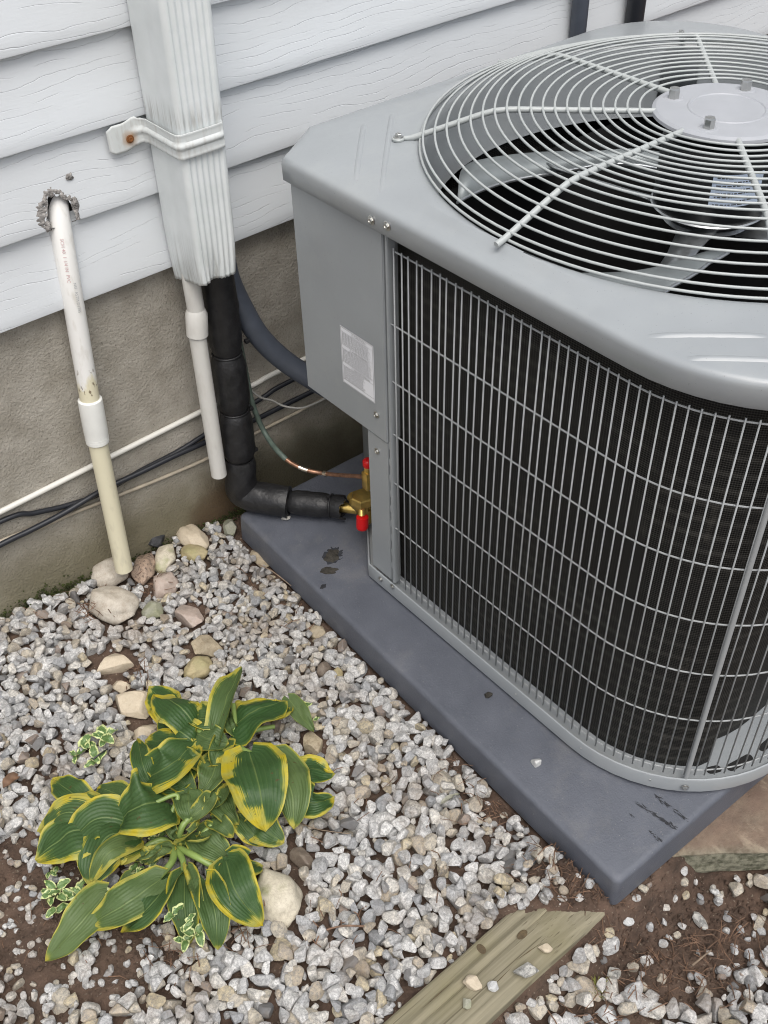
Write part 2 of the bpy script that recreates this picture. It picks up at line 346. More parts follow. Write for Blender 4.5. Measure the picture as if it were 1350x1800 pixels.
# ---------------------------------------------------------------- mesh helpers
def link(name, me, m, parent=None, smooth=False, sharp=None):
    if m is not None: me.materials.append(M[m] if isinstance(m, str) else m)
    if smooth:
        me.shade_smooth() if hasattr(me, 'shade_smooth') else None
        if sharp:
            me.set_sharp_from_angle(angle=R(sharp))
    o = bpy.data.objects.new(name, me); COL.objects.link(o)
    if parent: place(o, parent)
    return o
def pymesh(name, v, f): 
    me = bpy.data.meshes.new(name); me.from_pydata([tuple(q) for q in v], [], f); me.update(); return me
def fixn(me):
    bm = bmesh.new(); bm.from_mesh(me); bmesh.ops.recalc_face_normals(bm, faces=bm.faces); bm.to_mesh(me); bm.free(); return me
def mesh(name, v, f, m, parent=None, smooth=False, sharp=None, fix=True):
    me = pymesh(name, v, f)
    if fix: fixn(me)
    return link(name, me, m, parent, smooth, sharp)
def box(name, a, b, m, parent=None, bev=0, seg=2):
    bm = bmesh.new(); bmesh.ops.create_cube(bm, size=1)
    for v in bm.verts: v.co = Vector([(a[i]+b[i])/2 + v.co[i]*(b[i]-a[i]) for i in range(3)])
    if bev: bmesh.ops.bevel(bm, geom=bm.edges[:], offset=bev, segments=seg, profile=.5, affect='EDGES')
    me = bpy.data.meshes.new(name); bm.to_mesh(me); bm.free(); return link(name, me, m, parent, bool(bev), 40)
def catmull(pts, n=8):
    P = [Vector(p) for p in pts]; P = [P[0]*2-P[1]] + P + [P[-1]*2-P[-2]]; out = []
    for i in range(1, len(P)-2):
        a, b, c, d = P[i-1:i+3]
        for k in range(n):
            t = k/n; out.append(.5*((2*b) + (c-a)*t + (2*a-5*b+4*c-d)*t*t + (3*b-a-3*c+d)*t**3))
    out.append(P[-2]); return out
def tube_vf(path, rad, n=10, closed=False, caps=True, v0=0, squash=1.):
    path = [Vector(p) for p in path]; N = len(path); V = []; F = []
    rads = rad if isinstance(rad, (list, tuple)) else [rad]*N
    up = None
    for i, p in enumerate(path):
        if closed: t = (path[(i+1) % N]-path[i-1]).normalized()
        else: t = (path[min(i+1, N-1)]-path[max(i-1, 0)]).normalized()
        if up is None:
            up = Vector((0, 0, 1)) if abs(t.z) < .9 else Vector((1, 0, 0))
        up = (up - t*up.dot(t)).normalized(); s = t.cross(up)
        for k in range(n):
            a = 2*math.pi*k/n; V.append(p + (up*math.cos(a)*squash + s*math.sin(a))*rads[i])
    M_ = N if closed else N-1
    for i in range(M_):
        j = (i+1) % N
        for k in range(n):
            k2 = (k+1) % n; F.append((v0+i*n+k, v0+i*n+k2, v0+j*n+k2, v0+j*n+k))
    if caps and not closed:
        F.append(tuple(v0+k for k in reversed(range(n)))); F.append(tuple(v0+(N-1)*n+k for k in range(n)))
    return V, F
def tube(name, path, rad, m, parent=None, n=12, closed=False, squash=1., sharp=50):
    V, F = tube_vf(path, rad, n, closed, True, 0, squash); return mesh(name, V, F, m, parent, True, sharp)
def lathe(name, prof, axis_o, axis_d, m, parent=None, n=24, sharp=35):
    """prof = [(r, h)...] about the axis"""
    d = Vector(axis_d).normalized(); u = d.orthogonal().normalized(); w_ = d.cross(u); o = Vector(axis_o); V = []; F = []
    for r, h in prof:
        for k in range(n):
            a = 2*math.pi*k/n; V.append(o + d*h + (u*math.cos(a)+w_*math.sin(a))*r)
    for i in range(len(prof)-1):
        for k in range(n): F.append((i*n+k, i*n+(k+1) % n, (i+1)*n+(k+1) % n, (i+1)*n+k))
    F.append(tuple(range(n))[::-1]); F.append(tuple((len(prof)-1)*n+k for k in range(n)))
    return mesh(name, V, F, m, parent, True, sharp)
def hexscrew(name, loc, nrm, r, parent, h=None):
    """washer-head hex screw"""
    h = h or r*.8; d = Vector(nrm).normalized(); u = d.orthogonal().normalized(); w_ = d.cross(u); o = Vector(loc); V = []; F = []
    prof = [(r*1.45, 0, 24), (r*1.45, r*.18, 24), (r*1.2, r*.30, 24)]
    for rr, hh, n in prof:
        for k in range(24):
            a = 2*math.pi*k/24; V.append(o+d*hh+(u*math.cos(a)+w_*math.sin(a))*rr)
    for i in range(2):
        for k in range(24): F.append((i*24+k, i*24+(k+1) % 24, (i+1)*24+(k+1) % 24, (i+1)*24+k))
    F.append(tuple(48+k for k in range(24)))
    b = len(V)
    for rr, hh in ((r*.92, r*.25), (r*.95, h*.9), (r*.82, h), (r*.45, h*.98), (r*.40, h*.85)):
        for k in range(6):
            a = 2*math.pi*k/6; V.append(o+d*hh+(u*math.cos(a)+w_*math.sin(a))*rr)
    for i in range(4):
        for k in range(6): F.append((b+i*6+k, b+i*6+(k+1) % 6, b+(i+1)*6+(k+1) % 6, b+(i+1)*6+k))
    F.append(tuple(b+24+k for k in range(6)))
    return mesh(name, V, F, 'steel', parent)
def interp(pts, t):
    """pts = [(t, x, ...)]"""
    for a, b in zip(pts, pts[1:]):
        if t <= b[0]:
            k = (t-a[0])/(b[0]-a[0]); return [a[i]+(b[i]-a[i])*k for i in range(1, len(a))]
    return list(pts[-1][1:])
def text(name, s, size, mtx, m, parent, align='LEFT', wide=1.):
    c = bpy.data.curves.new(name, 'FONT'); c.body = s; c.size = size; c.align_x = align; c.resolution_u = 2; c.space_character = 1.0
    o = bpy.data.objects.new(name, c); COL.objects.link(o)
    dg = bpy.context.evaluated_depsgraph_get(); me = bpy.data.meshes.new_from_object(o.evaluated_get(dg)); bpy.data.objects.remove(o)
    me.transform(mtx @ Matrix.Diagonal((wide, 1, 1, 1))); return link(name, me, m, parent)

# ================================================================= GROUND
WALL_Y = .462
def gz(x, y):
    """height of the soil"""
    z = -.010 + .035*max(0, min(1, (y-.25)/.2))*max(0, min(1, (-x)/.5)) + .010*max(0, min(1, (-x-.2)/.5))
    k = max(0, min(1, (-.63-y)/.03))            # beyond the plank and the pad the soil lies lower
    z -= (.045+.018*max(0, min(1, (x+.10)/.08)))*k
    z += .010*(noise.noise(Vector((x*7, y*7, 0)))) + .004*noise.noise(Vector((x*30, y*30, 3)))
    if x > -.11 and -.60 < y < .38: z = min(z, -.012)
    if x > -.02 and y > .36: z = -.06  # soil shaped lower behind the pad so the gap falls into shade
    if -.30 < x < -.122 and -.628 < y < -.50: z = max(z, .0235*max(0, min(1, (x+.275-.135*max(0, min(1, (-.535-y)/.09))+.02*noise.noise(Vector((x*20, y*20, 7))))/.03))*max(0, min(1, (y+.628)/.006))-.006)
    return z
def build_ground():
    xs = [-30, -10, -4, -2] + list(np.arange(-1.4, .75, .0105)) + [1, 1.5, 2.5, 4, 10, 30]
    ys = [-30, -10, -4, -2, -1.5] + list(np.arange(-1.2, .50, .0105)) + [.6, 2, 10, 30]
    V = []
    for y in ys:
        for x in xs: V.append((x, y, gz(x, y) + .003*noise.noise(Vector((x*90, y*90, 1)))))
    n = len(xs); F = [(j*n+i, j*n+i+1, (j+1)*n+i+1, (j+1)*n+i) for j in range(len(ys)-1) for i in range(n-1)]
    o = mesh('ground', V, F, 'soil', None, True, fix=False); tag(o, 'brown soil bed along the house wall', None, None, 'structure'); return o
ground = build_ground()

# ================================================================= HOUSE WALL
house = empty('house_wall', (0, WALL_Y, 0), 'white wood-grain vinyl sided house wall above a tan stucco foundation', 'house wall')
def build_house():
    box('foundation', (-4, WALL_Y, -.30), (6, WALL_Y+.15, .640), 'stucco', house)
    z0s = [.600, .7305, .8545, .980, 1.105, 1.23, 1.355, 1.48, 1.605, 1.73, 1.855, 1.98, 2.105, 2.23, 2.355, 2.48]
    for k, z0 in enumerate(z0s):
        z1 = (z0s[k+1] if k+1 < len(z0s) else z0+.125) + .012
        yt = .4535
        prof = [(yt+.001, z0+.006), (.4425, z0+.0012), (.4402, z0), (.4385, z0+.0012), (.4380, z0+.004), (.4393, z0+.02)]
        m = 12
        for i in range(1, m+1):
            t = i/m; prof.append((.4393+(yt-.4393)*t, z0+.02+(z1-z0-.02)*t))
        xs = [-4, -2, -1.2]; x = -.8
        while x < 2.2: xs.append(x); x += .02
        xs += [3, 4, 6]
        holed = (k == 1)
        if holed:
            xs = [q for q in xs if not -.335 < q < -.215] + list(np.arange(-.335, -.215, .0014)); xs.sort()
            pr = prof[:6]; zz = z0+.02
            while zz < z0+.10: zz += .0014; t = (zz-z0-.02)/(z1-z0-.02); pr.append((.4393+(yt-.4393)*t, zz))
            pr.append(prof[-1]); prof = pr
        V = []
        for (y, z) in prof:
            for x in xs:
                wv = .0012*noise.noise(Vector((x*2.1, z*5, k*7))) 
                V.append((x, y+wv, z + .0010*noise.noise(Vector((x*3, k*3.3, 0)))))
        n = len(xs); F = []
        for j in range(len(prof)-1):
            for i in range(n-1):
                if holed:
                    cx, cz = (xs[i]+xs[i+1])/2, (prof[j][1]+prof[j+1][1])/2
                    if -.33 < cx < -.22:
                        dx = (cx+.280)/.0265; dz = (cz-.738)/.047 if cz > .738 else 0
                        nn = noise.noise(Vector((cx*110, cz*110, 5)))*.35
                        spike = 1 if (abs(cx+.283-(.775-cz)*.1) < .004*(1-(cz-.76)/.035) and .76 < cz < .795) else 0
                        if dx*dx+dz*dz < (1+nn)*.85 or spike: continue
                F.append((j*n+i, j*n+i+1, (j+1)*n+i+1, (j+1)*n+i))
        o = mesh('siding_plank', V, F, 'siding', house, True, 40, fix=False)
    # sheathing behind the vinyl, dark in the torn hole
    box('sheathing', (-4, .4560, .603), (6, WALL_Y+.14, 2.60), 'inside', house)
    # crumbling grey sealant round the hole
    rr = random.Random(5)
    def blob(name, c, s, seed, m='sealant'):
        bm = bmesh.new(); bmesh.ops.create_icosphere(bm, subdivisions=4, radius=1)
        for v in bm.verts:
            q = v.co.copy(); k = 1+.55*noise.noise(q*1.6+Vector((seed, 0, 0)))+.30*noise.noise(q*4+Vector((0, seed, 0)))+.12*noise.noise(q*10)
            v.co = Vector((q.x*s[0]*k*1.05, q.y*s[1]*.62, q.z*s[2]*k*1.05))+Vector(c)
        me = bpy.data.meshes.new(name); bm.to_mesh(me); bm.free(); return link(name, me, m, house, True)
    # ragged collar of sealant smeared on the vinyl round the hole
    na, nr = 90, 7; V = []
    for i in range(na+1):
        a = R(-52+298*i/na); ca, sa = math.cos(a), math.sin(a)
        ri = 1.0+.18*noise.noise(Vector((ca*3, sa*3, 1))); x0, z0 = -.280+.0215*ca*ri, .7385+.0405*sa*ri
        wd = max(.004, .0125+.013*noise.noise(Vector((ca*2.6+4, sa*2.6, 2)))+.005*noise.noise(Vector((ca*9, sa*9, 3))) + .016*math.exp(-((math.degrees(a)-148)/14)**2) + .004*math.exp(-((math.degrees(a)-195)/20)**2))
        wd *= min(1, i/5, (na-i)/5)+.05
        for k in range(nr+1):
            u = k/nr; x = x0+ca*wd*u; z = max(z0+sa*wd*u, .7335)
            yy = .4390+.0145*(z-.7305)/.125
            V.append((x, yy-.0004-.0026*math.sin(math.pi*min(1, .12+u))*(1+.9*noise.noise(Vector((x*300, z*300, 0)))), z))
    F = [(i*(nr+1)+k, i*(nr+1)+k+1, (i+1)*(nr+1)+k+1, (i+1)*(nr+1)+k) for i in range(na) for k in range(nr)]
    o = mesh('sealant_collar', V, F, 'sealant', house, True, fix=False)
    blob('sealant_chip', (-.252, .4428, .798), (.0052, .0022, .0046), 6.4)
    blob('sealant_lump', (-.3045, .4385, .7385), (.0050, .0045, .0070), 3.1)
    blob('sealant_lump', (-.2540, .4390, .7600), (.0040, .0040, .0075), 5.2)
build_house()

# ================================================================= DOWNSPOUT used as a line cover
def build_downspout():
    t = empty('downspout', (-.083, .385, .58), 'white ribbed downspout strapped to the siding above the black insulated pipe', 'downspout')
    x0, x1, y0, y1 = -.121, -.047, .336, .4370
    # outline of the section (counter-clockwise seen from above), front face ribbed
    out = []
    nr = 6; wdt = x1-x0
    def arc(cx, cy, r, a0, a1, n=4):
        for i in range(n+1):
            a = R(a0+(a1-a0)*i/n); out.append((cx+r*math.cos(a), cy+r*math.sin(a)))
    rc = .008
    arc(x0+rc, y0+rc, rc, 180, 270)
    n = 60
    for i in range(1, n):
        u = i/n; x = x0+rc+(wdt-2*rc)*u
        out.append((x, y0 - .0 + .0024*(1-math.cos(2*math.pi*nr*u))*.5*(1 if 0.02 < u < .98 else 0)))
    arc(x1-rc, y0+rc, rc, 270, 360)
    for i in range(1, 60):
        u = i/60; out.append((x1 - .0016*(1-math.cos(2*math.pi*6*u))*.5, y0+rc+(y1-y0-2*rc)*u))
    arc(x1-rc, y1-rc, rc, 0, 90); arc(x0+rc, y1-rc, rc, 90, 180)
    for i in range(1, 30):
        u = i/30; out.append((x0 + .0012*math.exp(-((u-.5)/.16)**2), y1-rc-(y1-y0-2*rc)*u))
    zs = [.583, .590, .60, .62, .65, .68, .72, .78, .83, .86, .90, 1.0, 1.3, 1.8, 2.6]
    V = []; N = len(out); cx, cy = (x0+x1)/2, (y0+y1)/2
    for z in zs:
        k = max(0, 1-(z-.583)/.09)
        for i, (x, y) in enumerate(out):
            sx = 1-.10*k*k; dent = .010*k*k*math.exp(-((x-(x0+.030))/.011)**2)*(1 if y < y0+.01 else 0)
            zz = z
            if z == .583: zz += .0035*math.sin(i*.9)*noise.noise(Vector((x*60, y*60, 0))) + .012*(1 if 0 else 0)
            zz += .024*max(0, min(1, (.437-y)/.1))*max(0, 1-(z-.583)/.10)
            tz = (z-.60)/.42; shx = (.005+.007*(x-x0)/(x1-x0))*min(tz, 2.5)
            V.append((cx+(x-cx)*sx+shx, cy+(y-cy)*(1-.03*k)+dent, zz))
    F = [(j*N+i, j*N+(i+1) % N, (j+1)*N+(i+1) % N, (j+1)*N+i) for j in range(len(zs)-1) for i in range(N)]
    o = mesh('spout_body', V, F, 'enamel', t, True, 30)
    md = o.modifiers.new('s', 'SOLIDIFY'); md.thickness = .0012; md.offset = -1
    # strap: wraps the left side and front, with a tab screwed to the siding
    path = [(-.183, .4385), (-.178, .4365), (-.140, .4365), (-.128, .4300), (-.1245, .420), (-.1245, .350), (-.1235, .338), (-.119, .3330), (-.100, .3315), (-.060, .3315), (-.047, .3325), (-.0435, .338), (-.043, .43)]
    pp = []
    for a, b in zip(path, path[1:]):
        d = math.dist(a, b); m_ = max(1, int(d/.004))
        for i in range(m_): pp.append((a[0]+(b[0]-a[0])*i/m_, a[1]+(b[1]-a[1])*i/m_))
    pp.append(path[-1])
    L = len(pp); W_ = [-1, -.82, -.6, -.45, -.30, -.15, 0, .15, .30, .45, .6, .82, 1]; V = []
    for i, (x, y) in enumerate(pp):
        a = pp[max(i-1, 0)]; b = pp[min(i+1, L-1)]; tx, ty = b[0]-a[0], b[1]-a[1]; l = math.hypot(tx, ty); nx, ny = ty/l*-1, tx/l
        nx, ny = -abs(nx) if x < -.1 else nx, -abs(ny)
        tab = 1 if x < -.135 else 0
        hw = .0185 if not tab else .0215
        if x < -.174: hw = .0215-.006*((-.174-x)/.009)
        zc = .838 + (.0 if not tab else -.006*min(1, (-.135-x)/.02))
        for w_ in W_:
            ridge = .0032*(1-(w_/.30)**2)**1 if abs(w_) < .30 else 0
            if tab: ridge = ridge*max(0, 1-(-.135-x)/.012)
            lip = .0012 if abs(w_) > .9 and not tab else 0
            V.append((x+nx*(ridge+lip), y+ny*(ridge+lip), zc + w_*hw))
    n = len(W_); F = [(i*n+k, i*n+k+1, (i+1)*n+k+1, (i+1)*n+k) for i in range(L-1) for k in range(n-1)]
    s = mesh('strap', V, F, 'strap', t, True, 40); md = s.modifiers.new('s', 'SOLIDIFY'); md.thickness = .0009; md.offset = 0
    bump_ = hexscrew('screw', (-.148, .4355, .828), (0, -1, 0), .0042, s); bump_.data.materials[0] = M['rust']
    return t
build_downspout()

# ================================================================= PIPES
def pipe_thing(name, label, pts, r, mtl): pass
def build_pipes():
    # left drain pipe
    top = at(97, 330, 1, .475); a = at(105, 392, 1, .4470); c0 = at(158, 702, 1, .425); c1 = at(172, 778, 1, .4210); b = at(218, 1000, 1, .4050)
    t = empty('drain_pipe', b, 'leaning white plastic drain pipe coming out of a torn hole in the siding', 'pipe')
    r = .0165
    d = (c0-a).normalized()
    g0 = c0 - d*.046
    tube('pipe_section', [top, a, a.lerp(g0, .5), g0], r, 'pvc', t, 28)
    tube('pipe_joint', [g0-d*.001, c0+d*.01], r, 'pvc', t, 28)
    dd = (c1-c0).normalized()
    lathe('coupling', [(r*1.02, -.002), (r*1.22, 0), (r*1.24, .004), (r*1.24, (c1-c0).length*.72), (r*1.20, (c1-c0).length*.82), (r*1.20, (c1-c0).length*.97), (r*1.03, (c1-c0).length)], c0, dd, 'couple', t, 32, 30)
    for k in range(3):
        q = c1 - dd*(.008+.005*k)
        lathe('coupling_rib', [(r*1.19, -.0008), (r*1.215, 0), (r*1.19, .0008)], q, dd, 'couple', t, 32)
    d2 = (b-c1).normalized()
    # hollow lower section
    V, F = tube_vf([c1-d2*.004, c1.lerp(b, .5), b], r, 28, caps=False); V2, F2 = tube_vf([c1-d2*.004, c1.lerp(b, .5), b], r*.86, 28, caps=False, v0=len(V))
    F3 = [(56+k, 56+(k+1) % 28, 84+56+(k+1) % 28, 84+56+k) for k in range(28)]
    mesh('lower_pipe', V+V2, F+F2+F3, 'pvc', t, True, 50)
    # faded printing along the pipe, facing the viewer
    ax = (g0-a).normalized(); vd = (CAM-a); vd = (vd-ax*vd.dot(ax)).normalized(); sd = ax.cross(vd)
    for (s, off, side, mt, sz) in (('SCH 40  1 1/4 IN  PVC', .018, -.22, 'redink', .0075), ('NSF  ASTM D1785', .09, .30, 'greyink', .0065)):
        nrm = (vd*math.cos(side)+sd*math.sin(side)*-1).normalized(); yv = nrm.cross(ax)
        o_ = a + ax*off + nrm*(r+.0004)
        mt4 = Matrix(((ax.x, yv.x, nrm.x, o_.x), (ax.y, yv.y, nrm.y, o_.y), (ax.z, yv.z, nrm.z, o_.z), (0, 0, 0, 1)))
        text('printing', s, sz, mt4, mt, t)
    # cement runs on the old joint
    # right drain pipe below the downspout
    t = empty('drain_pipe', at(385, 836, 1, .402), 'short white plastic drain pipe hanging open-ended beside the black insulated pipe', 'pipe')
    p = [at(337, 500, 1, .402)+Vector((0, 0, .05)), at(337, 500, 1, .402), at(345, 548, 1, .402), at(347, 590, 1, .402), at(385, 834, 1, .402)]
    r = .0150
    tube('pipe_section', [p[0], p[1], p[2]], r, 'pvc2', t, 28)
    d = (p[3]-p[2]); L = d.length; lathe('coupling', [(r, -.006), (r*1.04, -.005), (r*1.26, .003), (r*1.27, L*.5), (r*1.25, L-.002), (r*1.02, L)], p[2], d, 'pvc2', t, 32, 30)
    V, F = tube_vf([p[3], p[3].lerp(p[4], .5), p[4]], r, 28, caps=False); V2, F2 = tube_vf([p[3], p[3].lerp(p[4], .5), p[4]], r*.86, 28, caps=False, v0=len(V))
    F3 = [(56+k, 56+(k+1) % 28, 84+56+(k+1) % 28, 84+56+k) for k in range(28)]
    mesh('lower_pipe', V+V2, F+F2+F3, 'pvc2', t, True, 50)
    # insulated suction line
    t = empty('insulated_pipe', at(430, 870, 2, .10), 'thick black foam-wrapped refrigerant pipe cinched with black zip ties', 'pipe')
    keys = [at(383, 500, 1, .415)+Vector((0, 0, .06)), at(383, 500, 1, .415), at(392, 560, 1, .413), at(399, 620, 1, .412), at(406, 680, 1, .411), at(412, 740, 1, .410), at(419, 800, 1, .405)]
    seg_r = .0315
    def seg(p0, p1, r0, r1, seed, name='foam_sleeve'):
        n = 14; path = []; rads = []
        for i in range(n+1):
            u = i/n; path.append(Vector(p0).lerp(Vector(p1), u)); e = min(u, 1-u)*n
            rads.append((r0+(r1-r0)*u)*(.76+.24*min(1, e/3.2)**.55)*(1+.02*noise.noise(Vector((u*5, seed, 0)))))
        V, F = tube_vf(path, rads, 28)
        V = [v + (v-path[min(i//28, n)])*.05*noise.noise(v*70) for i, v in enumerate(V)]
        mesh(name, V, F, 'foam', t, True, 60)
    def tie(p, d, r):
        d = Vector(d).normalized(); u = d.orthogonal().normalized(); w_ = d.cross(u)
        ring = [Vector(p)+(u*math.cos(a)+w_*math.sin(a))*r for a in np.linspace(0, 2*math.pi, 28, endpoint=False)]
        V, F = tube_vf(ring, .0021, 8, closed=True, squash=1.0); z_ = mesh('zip_tie', V, F, 'black', t, True)
        return z_
    seg(keys[0], keys[3], .030, .032, 1); seg(keys[3], at(412, 720, 1, .4095), .0325, .032, 2); seg(at(412, 720, 1, .4095), at(421, 805, 1, .404), .032, .0325, 3)
    tie(keys[3], keys[3]-keys[2], .0262); tie(at(412, 720, 1, .4095), keys[5]-keys[4], .0262); tie(at(421, 805, 1, .404), (0, 0, 1), .0262)
    # head blocks of the ties
    for q in ((434, 600, .395), (441, 718, .395), (449, 790, .39)):
        c = at(q[0], q[1], 1, q[2]); box('tie_head', c-Vector((.004, .004, .003)), c+Vector((.004, .004, .004)), 'black', t, .001)
    bend = catmull([at(421, 805, 1, .404), at(424, 845, 1, .400), at(432, 866, 2, .100), at(462, 876, 2, .096), at(508, 882, 2, .094)], 5)
    V, F = tube_vf(bend, [.0315*(1-.08*(i == 0)) for i in range(len(bend))], 28)
    V = [v + (v-bend[i//28])*.12*noise.noise(v*38) for i, v in enumerate(V)]
    mesh('foam_elbow', V, F, 'foam', t, True, 60)
    h = [at(508, 882, 2, .094), at(582, 889, 2, .096), at(612, 893, 2, .098)]
    seg(h[0], h[1], .0245, .0250, 5); tie(h[0], h[1]-h[0], .0238); tie(h[1], h[1]-h[0], .0228)
    for c in (h[0], h[1]):
        c = c+Vector((-.004, .0, .025)); box('tie_head', c-Vector((.004, .003, .003)), c+Vector((.004, .003, .004)), 'black', t, .001)
    # torn ragged sleeve end
    d = (h[2]-h[1]).normalized(); u = d.orthogonal().normalized(); w_ = d.cross(u); V = []; n = 36
    for j, (rr, l) in enumerate(((.0215, 0), (.0235, .008), (.0245, .018), (.0235, .0), (.018, .0))):
        for k in range(n):
            a = 2*math.pi*k/n; rag = .008*noise.noise(Vector((math.cos(a)*2.3, math.sin(a)*2.3, 9)))+(.008 if k % 12 < 3 else 0)
            ll = l if j < 2 else (.024+rag if j < 4 else .006)
            V.append(h[1]+d*ll+(u*math.cos(a)+w_*math.sin(a))*(rr if j != 3 else .0205))
    F = [(j*n+k, j*n+(k+1) % n, (j+1)*n+(k+1) % n, (j+1)*n+k) for j in range(4) for k in range(n)]
    mesh('torn_sleeve_end', V, F, 'foam', t, True, 50)
    tube('copper_stub', [h[1], h[2]+d*.02], .0105, 'brass', t, 20)
    # liquid line
    pth = catmull([at(421, 600, 1, .42), at(431, 650, 1, .42), at(444, 710, 1, .41), at(465, 760, 1, .395), at(495, 800, 2, .205), at(530, 823, 2, .185), at(575, 833, 2, .18), at(640, 838, 0, .052)], 8)
    t = empty('copper_tube', pth[-1], 'thin bent copper liquid line curving from behind the black pipe to the brass valve', 'tube')
    n = len(pth); k1 = int(n*.60); k2 = int(n*.80)
    tube('sleeve', pth[:k1+1], .0052, 'patina', t, 12); tube('bare_tube', pth[k1:], .0042, 'copper', t, 12)
    tube('solder_joint', pth[k1+5:k1+9], .0050, 'solder', t, 12); tube('solder_joint', pth[k2+2:k2+4], .0056, 'solder', t, 12)
    # conduit whip
    pth = catmull([at(395, 470, 1, .43)+Vector((0, 0, .03)), at(402, 490, 1, .428), at(425, 540, 1, .42), at(455, 590, 1, .405), at(495, 630, 1, .385), at(545, 664, 1, .350), at(590, 690, 1, .32)], 26)
    t = empty('flexible_conduit', pth[-1], 'thick blue-grey flexible conduit curving from the downspout into the unit', 'conduit')
    tube('conduit_hose', pth, [.0200*(1+.012*(i % 2)) for i in range(len(pth))], 'conduit', t, 24, sharp=80)
    # cables on the foundation
    Y = WALL_Y-.004
    def cable(label, px, r, m, y=Y, extra=None):
        pts = [at(a, b, 1, y - (c if len(q) > 2 else 0)) if False else at(q[0], q[1], 1, (q[2] if len(q) > 2 else y)) for q in px for (a, b, c) in [(q[0], q[1], 0)]]
        pts = extra(pts) if extra else pts
        sm = catmull(pts, 10); t = tube('cable', sm, r, m, None, 10); tag(t, label, 'cable'); return t
    rr_ = lambda p, dz=0: p + [p[-1]+Vector((.5, 0, dz)), p[-1]+Vector((1.2, 0, dz))]
    ll_ = lambda p: [p[0]+Vector((-.6, 0, -.01)), p[0]+Vector((-.25, 0, -.004))] + rr_(p)
    cable('straight bright white cable, topmost of those running along the foundation', [(0, 900), (170, 815), (350, 725), (448, 675), (510, 643)], .0052, 'cablew', Y-.001, ll_)
    cable('black cable sagging highest, crossing just under the white one', [(0, 917, Y-.001), (60, 902, Y-.001), (120, 888, Y-.001), (180, 866, Y-.001), (250, 826, Y-.001), (310, 795, Y-.001), (360, 764, Y-.001), (460, 700, Y-.001), (530, 660, Y-.001)], .0048, 'cableb', Y, ll_)
    cable('black cable lying lower, twisting with the other behind the left drain pipe', [(0, 958, Y-.011), (50, 934, Y-.011), (110, 903, Y-.011), (180, 862, Y-.010), (250, 829, Y-.010), (310, 800, Y-.010), (360, 778, Y-.009), (450, 737, Y-.001), (545, 690, Y-.001)], .0052, 'cableb', Y, ll_)
    cable('thin beige cable, lowest of those stapled along the foundation', [(0, 952, Y), (60, 932, Y), (130, 901, Y), (200, 874, Y), (290, 838, Y), (370, 803, Y), (440, 766, Y), (520, 726, Y), (575, 698, Y)], .0034, 'cablet', Y, ll_)
    pts = [at(380, 497, 1, .405), at(388, 515, 1, .40), at(405, 540, 1, .41), at(428, 625, 1, .425), at(436, 675, 1, .43), at(455, 697, 1, .43), at(478, 704, 1, .43), at(500, 714, 1, .42), at(530, 717, 1, .40), at(560, 706, 1, .37), at(590, 690, 1, .34)]
    t = tube('cable', catmull(pts, 8), .0021, 'cableg', None, 8); tag(t, 'thin grey thermostat wire looping from behind the black pipe to the unit', 'cable')
    # conduits behind the unit at the top of the picture
    t = tube('conduit_pipe', [(.838, .425, .30), (.838, .425, 1.0), (.838, .425, 1.9)], .0165, 'conduit', None, 20); tag(t, 'grey ribbed conduit rising up the siding behind the unit, the left one', 'conduit'); 
    t = tube('conduit_pipe', [(1.005, .42, .30), (1.005, .42, 1.0), (1.005, .42, 1.9)], .019, 'cableb', None, 20); tag(t, 'black conduit rising up the siding behind the unit, the darker one', 'conduit')
build_pipes()

